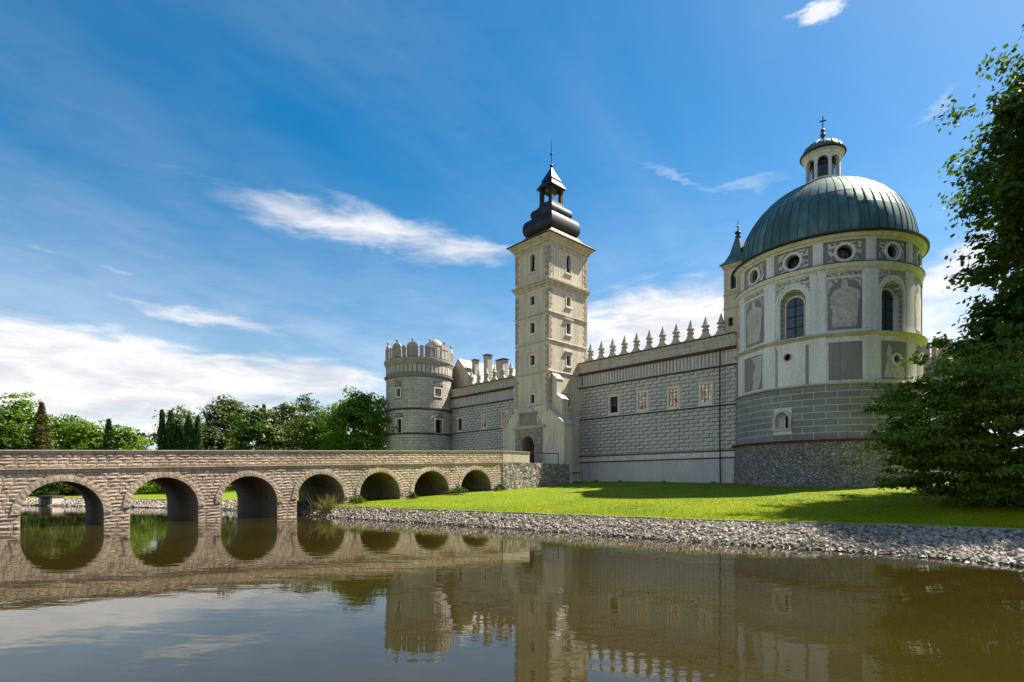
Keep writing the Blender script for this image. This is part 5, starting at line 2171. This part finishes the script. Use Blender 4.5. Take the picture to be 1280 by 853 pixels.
# gabled wing behind the left wall, with chimneys
gw = thing('gabled_wing', 'cream gabled castle wing with pale metal roof beside the round tower', 'building', (-29.5, 16, 2))
m_ = MB()
m_.prism([(-34.4, 1.5), (-24.6, 1.5), (-24.6, 19.2), (-29.5, 24.4), (-34.4, 19.2)], lambda a, b: (a, 8.4, b), lambda a, b: (a, 34.0, b))
part('wall', m_, 'cream', gw)
for s_ in (-1, 1):
    m_ = MB()
    m_.prism([(0.0, 24.42), (5.25, 18.86), (5.25, 19.02), (0.0, 24.60)], lambda a, b: (-29.5 + s_ * a, 8.2, b), lambda a, b: (-29.5 + s_ * a, 34.2, b))
    rf = part('roof', m_, 'roofsheet', gw)
    for k_ in range(14):
        m_ = MB()
        y = 8.6 + k_ * 0.62
        m_.prism([(0.0, 24.61), (5.25, 19.03), (5.25, 19.09), (0.0, 24.67)], lambda a, b: (-29.5 + s_ * a, y, b), lambda a, b: (-29.5 + s_ * a, y + 0.05, b))
        part('seam', m_, 'tblock', rf)
# the lower ranges of the same building round the courtyard
m_ = MB()
m_.box(-24.4, 18.8, 8.5, 17.0, 1.5, 17.6)
part('range_wall', m_, 'cream', gw)
m_ = MB()
m_.prism([(8.4, 17.6), (17.2, 17.6), (12.8, 18.9)], lambda a, b: (-24.4, a, b), lambda a, b: (18.8, a, b))
part('range_roof', m_, 'red', gw)
m_ = MB()
m_.box(19.0, 31.0, 17.5, 58.0, 1.5, 17.2)
part('rear_wall', m_, 'greywall', gw)
m_ = MB()
m_.prism([(18.6, 17.2), (31.4, 17.2), (25, 20.5)], lambda a, b: (a, 17.3, b), lambda a, b: (a, 58.2, b))
part('rear_roof', m_, 'red', gw)


def chimney(label, x, y, w, dpt, z0, z1):
    t = thing('chimney', label, 'chimney', (x, y, z0), 'chimneys behind the pinnacled wall')
    m_ = MB()
    m_.box(x - w, x + w, y - dpt, y + dpt, z0, z1 - 0.45)
    m_.box(x - w - 0.1, x + w + 0.1, y - dpt - 0.1, y + dpt + 0.1, z1 - 0.446, z1 - 0.26)
    part('stack', m_, 'chimney', t)
    m_ = MB()
    for sx in (-1, 1):
        for sy in (-1, 1):
            m_.box(x + sx * (w - 0.06) - 0.05, x + sx * (w - 0.06) + 0.05, y + sy * (dpt - 0.06) - 0.05, y + sy * (dpt - 0.06) + 0.05, z1 - 0.256, z1 - 0.07)
    part('cap_leg', m_, 'chimney', t)
    m_ = MB()
    m_.box(x - w - 0.2, x + w + 0.2, y - dpt - 0.2, y + dpt + 0.2, z1 - 0.066, z1)
    part('cap', m_, 'darkedge', t)


chimney('short cream chimney nearest the round tower', -26.9, 10, 0.40, 0.45, 20.5, 24.2)
chimney('tall narrow cream chimney, middle one of three behind the pinnacles', -23.6, 10, 0.50, 0.5, 17.7, 24.5)
chimney('broad cream chimney block beside the square gate tower', -20.2, 10.2, 0.95, 0.5, 17.7, 23.2)

# ------------------------------------------------------------------ vegetation
def leaves_np(cent, size, aspect, rsd, up=0.3, droop=0.0, outward=None):
    n = len(cent)
    if outward is not None:
        nm = outward * 0.9 + rsd.normal(size=(n, 3)) * 0.55
        nm[:, 2] += 0.55
        nm /= np.linalg.norm(nm, axis=1)[:, None] + 1e-9
    a = rsd.normal(size=(n, 3))
    a[:, 2] *= 0.6
    a[:, 2] -= droop
    if outward is not None:
        a -= (a * nm).sum(1)[:, None] * nm
    a /= np.linalg.norm(a, axis=1)[:, None]
    b = rsd.normal(size=(n, 3))
    b[:, 2] *= (1 - up)
    b -= (b * a).sum(1)[:, None] * a
    if outward is not None:
        b = np.cross(nm, a)
    b /= np.linalg.norm(b, axis=1)[:, None] + 1e-9
    l_ = (size * rsd.uniform(0.65, 1.3, n))[:, None]
    w_ = l_ * aspect
    V = np.empty((n, 4, 3))
    V[:, 0] = cent - a * l_ * 0.5
    V[:, 1] = cent + b * w_ * 0.5 - a * l_ * 0.08
    V[:, 2] = cent + a * l_ * 0.5
    V[:, 3] = cent - b * w_ * 0.5 - a * l_ * 0.08
    return V


def trunk_mb(base, hgt, r0, tips, rsd, wob=0.03, top_frac=0.85):
    """tapered trunk with limbs reaching the given tips (all relative to base)"""
    mb_ = MB()
    k_ = 8
    pts = [Vector((rsd.normal(0, wob * hgt * 0.3) * (i > 0), rsd.normal(0, wob * hgt * 0.3) * (i > 0), hgt * top_frac * i / k_)) for i in range(k_ + 1)]
    pts[0].z = -0.3
    mb_.tube([tuple(p) for p in pts], [r0 * (1.25 if i == 0 else 1) * (1 - 0.85 * i / k_) + 0.02 for i in range(k_ + 1)], 9)
    for tp in tips:
        tp = Vector(tp)
        zstart = min(max(0.15 * hgt, tp.z * 0.55), hgt * top_frac * 0.95)
        f_ = zstart / (hgt * top_frac) * k_
        i = min(int(f_), k_ - 1)
        st = pts[i].lerp(pts[i + 1], f_ - i)
        md_ = st.lerp(tp, 0.5) + Vector((rsd.normal(0, 0.05), rsd.normal(0, 0.05), -0.02)) * (tp - st).length
        rr0 = r0 * 0.38 * (1 - 0.6 * zstart / hgt) + 0.01
        mb_.tube([tuple(st), tuple(st.lerp(md_, 0.5)), tuple(md_), tuple(md_.lerp(tp, 0.6)), tuple(tp)], [rr0, rr0 * 0.8, rr0 * 0.6, rr0 * 0.38, rr0 * 0.12], 6)
    return mb_


def tree(name, label, base, hgt, rx, ry, cbase, ncl, nleaf, lsize, matn, seed, cat='tree', group=None, r0=None, csig=0.16, shape=1.0, aspect=0.62, flat_=0.6, droop=0.0, limbs=14, lean=(0, 0), extra=()):
    rsd = np.random.RandomState(seed)
    t = thing(name, label, cat, base, group, castle=False)
    rz = (hgt - cbase) / 2
    zc = cbase + rz
    # lumpy outline: random bumps over direction
    bd = rsd.normal(size=(9, 3))
    bd /= np.linalg.norm(bd, axis=1)[:, None]
    ba = rsd.uniform(-0.22, 0.22, 9)
    d_ = rsd.normal(size=(ncl, 3))
    d_ /= np.linalg.norm(d_, axis=1)[:, None]
    bumpv = 1 + (np.clip((d_ @ bd.T), 0, 1) ** 3 * ba).sum(1)
    rad = rsd.uniform(0.25, 1.0, ncl) ** 0.5 * bumpv * 0.92
    C = d_ * rad[:, None]
    tz = C[:, 2]
    narrow = 1 - 0.35 * shape * np.clip(tz, 0, 1) ** 1.5
    C = np.stack([C[:, 0] * rx * narrow + lean[0] * (tz + 1), C[:, 1] * ry * narrow + lean[1] * (tz + 1), tz * rz + zc], 1)
    if len(extra):
        C = np.concatenate([C, np.array(extra, float)])
        ncl = len(C)
    s = csig * min(rx, rz) * rsd.uniform(0.65, 1.35, ncl)
    # every bough carries several leaf clumps
    nsub = 9
    so = np.repeat(np.arange(ncl), nsub)
    SC = C[so] + rsd.normal(size=(ncl * nsub, 3)) * s[so][:, None] * np.array([1.25, 1.25, flat_])
    per = np.maximum(2, (nleaf / (ncl * nsub) * rsd.uniform(0.3, 1.7, ncl * nsub)).astype(int))
    own = np.repeat(np.arange(ncl * nsub), per)
    n_ = len(own)
    off = rsd.normal(size=(n_, 3)) * (s[so][own] * 0.40)[:, None] * np.array([1.2, 1.2, flat_])
    P = SC[own] + off
    ow = P - (C[so][own] + np.array([0, 0, -0.3 * rz * 0.3]))
    ow /= np.linalg.norm(ow, axis=1)[:, None] + 1e-6
    okz = P[:, 2] > max(0.1, cbase * 0.6)
    P, ow = P[okz], ow[okz]
    V = leaves_np(P, np.full(len(P), lsize), aspect, rsd, 0.3, droop, ow)
    far_tips = C[np.argsort(-np.linalg.norm((C - [0, 0, zc]) / [rx, ry, rz], axis=1))][:limbs * 3]
    tips = far_tips[rsd.permutation(len(far_tips))[:limbs]]
    tr = trunk_mb(base, hgt, r0 or hgt * 0.018, tips, rsd)
    link('trunk', tr.mesh('trunk', 'bark', True, True), t)
    link('crown', mesh_np('crown', V, 4, matn), t)
    return t


def cone_tree(name, label, base, hgt, rx, nleaf, lsize, matn, seed, column=False, group=None):
    rsd = np.random.RandomState(seed)
    t = thing(name, label, 'tree', base, group, castle=False)
    u_ = rsd.uniform(0, 1, nleaf)
    z = u_ ** (0.8 if column else 1.4)
    z = 0.04 + 0.96 * z
    if column:
        prof_ = np.clip(np.minimum(1.0, (1 - z) * 3.2) ** 0.6, 0, 1) * np.clip(0.6 + z * 2, 0, 1)
        lob = 1 + 0.10 * np.sin(z * 23 + seed)
    else:
        prof_ = (1 - z) ** 0.9
        lob = 0.75 + 0.35 * np.abs(np.sin(z * 26 + seed))
    a = rsd.uniform(0, 2 * np.pi, nleaf)
    lob = lob * (1 + 0.12 * np.sin(3 * a + z * 9 + seed))
    r = prof_ * rx * lob * rsd.uniform(0.45, 1.0, nleaf) ** 0.5
    P = np.stack([r * np.cos(a), r * np.sin(a), z * hgt], 1) + rsd.normal(0, lsize * 0.3, (nleaf, 3))
    V = leaves_np(P, np.full(nleaf, lsize), 0.5, rsd, 0.0, -0.5 if column else 0.25)
    mb_ = MB()
    mb_.tube([(0, 0, -0.3), (0, 0, hgt * 0.5), (0, 0, hgt * 0.97)], [hgt * 0.018, hgt * 0.01, 0.02], 8)
    link('trunk', mb_.mesh('trunk', 'bark', True, True), t)
    link('crown', mesh_np('crown', V, 4, matn), t)
    return t


def at_px(px, Y):
    X = (px - 640) / 695 * Y
    return X, Y, lz(X, Y)


def top_h(py, Y, z):
    return 2.8 + (603 - py) / 695 * Y - z


GT = 'trees beyond the bridge'
far = [
    # px, top py, depth, half width px, material, label, kind, leaves
    (-12, 506, 92, 34, 'leaf', 'dark round tree at the outer left edge of the picture', 9000),
    (24, 497, 98, 36, 'leaf_bright', 'tall green broadleaf tree, highest of the group left of the columnar thujas', 12000),
    (78, 517, 104, 30, 'leaf', 'rounded green tree behind the two left conifers', 9000),
    (108, 519, 98, 30, 'leaf_bright', 'yellow green broadleaf tree between the two left conifers', 10000),
    (154, 533, 100, 24, 'leaf_bright', 'low green tree just right of the slim left conifer', 7000),
    (176, 541, 106, 17, 'leaf', 'thin see-through tree at the gap before the thujas', 2600),
    (228, 511, 122, 34, 'leaf_pale', 'pale grey green tree rising behind the thuja row', 6500),
    (286, 497, 116, 28, 'leaf_pale', 'tall airy pale tree right of the thuja row', 8000),
    (262, 532, 98, 24, 'leaf_dark', 'dark low tree right beside the last thuja', 7000),
    (322, 511, 108, 32, 'leaf', 'rounded dark green tree left of the olive tinted tree', 10000),
    (357, 503, 112, 34, 'leaf_olive', 'olive brown tinted tree in the middle of the wood', 11000),
    (399, 508, 100, 34, 'leaf', 'dense green tree in front of the slim bare-topped tree', 11000),
    (383, 491, 126, 10, 'needle', 'slim dark tree top standing above the wood', 1500),
    (443, 482, 94, 42, 'leaf_bright', 'big bright green tree closest to the round tower', 19000),
    (479, 488, 118, 16, 'leaf_dark', 'dark tree half hidden behind the round tower', 5000),
]
for i, (px, py, Y, hw, mt, lb, nl) in enumerate(far):
    X, Y_, z = at_px(px, Y)
    H_ = top_h(py, Y, z)
    rx = hw / 695 * Y
    if mt == 'needle':
        tree('slim_tree', lb, (X, Y_, z), H_, rx, rx, H_ * 0.72, 16, nl, 0.42, mt, 100 + i, group=GT, csig=0.3, limbs=6)
    else:
        tree('broadleaf_tree', lb, (X, Y_, z), H_, rx, rx * 0.9, 0.9 if mt != 'leaf_pale' else H_ * 0.3, 90 if nl > 4000 else 36, nl, 0.52 if Y < 105 else 0.6, mt, 100 + i, group=GT, csig=0.17, limbs=10)
for i, (px, py, Y, hw, lb) in enumerate([(52, 504, 93, 19, 'broad dark conifer left of the yellow green tree'), (136, 525, 92, 12, 'slim dark conifer left of the sky gap'), (330, 506, 120, 9, 'pointed conifer tip behind the rounded dark green tree')]):
    X, Y_, z = at_px(px, Y)
    cone_tree('conifer_tree', lb, (X, Y_, z), top_h(py, Y, z), hw / 695 * Y * 1.15, 9000 if i == 0 else 6000, 0.42, 'needle' if i else 'leaf_olive', 200 + i, False, GT)
for i, (px, py, hw, lb) in enumerate([(202.5, 513, 4.4, 'slender columnar thuja, first of the row from the sky gap'), (213.5, 514, 5.6, 'second columnar thuja of the row, tallest and rounded'), (222.5, 526, 6.0, 'third thuja of the row, shorter and pointed'),
                                      (236, 520, 6.4, 'fourth thuja of the row, broadest column'), (247.5, 521, 5.2, 'last columnar thuja of the row beside the dark low tree')]):
    X, Y_, z = at_px(px, 90)
    cone_tree('thuja_tree', lb, (X, Y_, z), top_h(py, 90, z), hw / 695 * 90, 6000, 0.26, 'thuja', 300 + i, True, 'columnar thujas in a row')
# shrubs on the far bank, seen through the arches
for i, (px, Y, rx, h, mt, lb) in enumerate([(28, 76, 3.6, 3.9, 'leaf_dark', 'dark shrub on the far bank, far left in the first arch'), (64, 75, 3.2, 3.2, 'leaf', 'green shrub on the far bank in the middle of the first arch'),
                                            (96, 75, 3.4, 3.8, 'leaf_dark', 'dark shrub on the far bank behind the first pier'), (140, 76, 4.0, 4.8, 'leaf', 'green shrub on the far bank between first and second arch'),
                                            (183, 75, 3.8, 4.2, 'leaf_bright', 'bright shrub on the far bank inside the second arch'), (225, 76, 4.2, 4.8, 'leaf', 'green shrub on the far bank under the thuja row'),
                                            (292, 77, 4.0, 4.6, 'leaf_dark', 'dark shrub on the far bank inside the third arch'), (345, 86, 5.0, 6, 'leaf', 'green shrub on the far bank behind the third pier'), (385, 88, 4.6, 6, 'leaf_bright', 'bright shrub on the far bank inside the fourth arch')]):
    X, Y_, z = at_px(px, Y)
    tree('shrub', lb, (X, Y_, z), h, rx, rx * 0.8, -h * 0.7, 90, 8000, 0.30, mt, 400 + i, 'shrub', 'shrubs on the far bank', 0.06, 0.16, 0.4, limbs=8)

# big tree at the right edge and the spreading shrub tree before it
X, Y_ = 42.8, 37.8
tree('large_maple_tree', 'huge dark leafy tree towering at the right edge behind the spreading bush', (X, Y_, lz(X, Y_)), 37.0, 11.6, 9.5, 7.5, 430, 210000, 0.36, 'leaf', 501, csig=0.085, shape=1.0, limbs=40, r0=0.55, aspect=0.85, flat_=0.6, lean=(0.9, 0),
     extra=[(-9.8, 2.3, 9.5), (-8.4, -2.1, 9.8), (-7.5, -1.5, 10.9), (-9.1, -0.2, 10.5), (-9.9, 1.7, 9.4), (-9.8, -2.4, 9.9), (-9.3, 2.0, 10.2), (-10.2, -1.2, 11.8), (-10.3, 0.6, 10.2), (-8.5, -0.8, 11.0), (-9.0, 0.7, 11.5), (-8.8, -1.8, 9.4), (-7.7, -0.1, 9.7), (-7.7, 0.4, 11.1)])
X, Y_ = 26.9, 30.6
bz = lz(X, Y_)
tree('spreading_bush', 'wide dark spreading bush with low hanging branches on the lawn', (X, Y_, bz), 9.1, 8.3, 6.0, 0.05, 230, 115000, 0.20, 'leaf_bush', 512, 'bush', csig=0.125, shape=0.5, limbs=60, r0=0.17, aspect=0.6, flat_=0.42, droop=0.35)

# reeds by the fourth arch, low shrubs along the bridge foot, weeds at the wall
def tuft(name, label, base, n, h, spread, matn, seed, wid=0.03, lean=0.25, cat='plant', group=None):
    rsd = np.random.RandomState(seed)
    t = thing(name, label, cat, base, group, castle=False)
    p0 = np.stack([rsd.normal(0, spread, n), rsd.normal(0, spread, n), np.full(n, -0.1)], 1)
    hh = h * rsd.uniform(0.5, 1.1, n)
    ln_ = rsd.normal(0, lean, (n, 2)) * hh[:, None]
    side = rsd.uniform(0, 2 * np.pi, n)
    sv = np.stack([np.cos(side) * wid, np.sin(side) * wid, np.zeros(n)], 1)
    mid = p0 + np.stack([ln_[:, 0] * 0.3, ln_[:, 1] * 0.3, hh * 0.6], 1)
    tip = p0 + np.stack([ln_[:, 0], ln_[:, 1], hh], 1)
    V = np.concatenate([np.stack([p0 - sv, p0 + sv, mid + sv * 0.8, mid - sv * 0.8], 1), np.stack([mid - sv * 0.8, mid + sv * 0.8, tip + sv * 0.05, tip - sv * 0.05], 1)])
    link('blades', mesh_np('blades', V, 4, matn), t)
    return t


x, y = wor(4.9, -31.6)
tuft('reed_clump', 'tall clump of reeds at the water below the fourth arch', (x, y, 0.0), 260, 2.0, 0.42, 'reed', 600, 0.022, 0.3, 'reeds')
for i, (lx, ly, h, r, mt, lb) in enumerate([(4.6, -18.3, 0.95, 1.15, 'leaf_dark', 'rounded low shrub between the last two bridge arches'), (4.4, -12.2, 0.75, 0.6, 'leaf_dark', 'small dark shrub at the corner of bridge and landing'),
                                            (4.7, -29.1, 0.65, 0.7, 'leaf', 'leafy weed clump on the bank beside the fourth pier'), (4.5, -23.3, 0.5, 0.55, 'leaf', 'small weed clump between fifth and sixth arches')]):
    x, y = wor(lx, ly)
    tree('low_shrub', lb, (x, y, lz(x, y)), h, r, r, -h * 0.6, 40, 3600, 0.10, mt, 620 + i, 'shrub', r0=0.03, csig=0.2, limbs=6, flat_=0.8)
for i, (lx, lb) in enumerate([(3.0, 'small weed at the wall foot nearest the gate tower'), (6.8, 'small weed at the wall foot under the first window'), (13.0, 'small weed at the wall foot under the third window'), (19.2, 'dark weed at the wall foot by the downpipe')]):
    x, y = wor(lx, WY - 0.45)
    tuft('weed', lb, (x, y, lz(x, y)), 60, 0.34, 0.16, 'leaf', 640 + i, 0.022, 0.45, group='weeds along the wall foot')

# concrete outlet on the far bank, seen through the first arch
X, Y_ = (62 - 640) / 695 * 66.5, 66.5
ou = thing('water_outlet', 'small dark topped concrete outlet on the far bank seen through the first arch', 'outlet', (X, Y_, 0), castle=False)
mb = MB()
mb.box(X - 0.8, X - 0.55, Y_ - 0.6, Y_ + 1.1, -0.5, 1.0)
mb.box(X + 0.55, X + 0.8, Y_ - 0.6, Y_ + 1.1, -0.5, 1.0)
mb.box(X - 0.546, X + 0.546, Y_ + 0.3, Y_ + 0.5, -0.5, 1.0)
part('wall', mb, 'concrete', ou)
mb = MB()
mb.box(X - 1.0, X + 0.9, Y_ - 0.7, Y_ + 1.2, 1.004, 1.18)
part('cover_slab', mb, 'darkedge', ou)
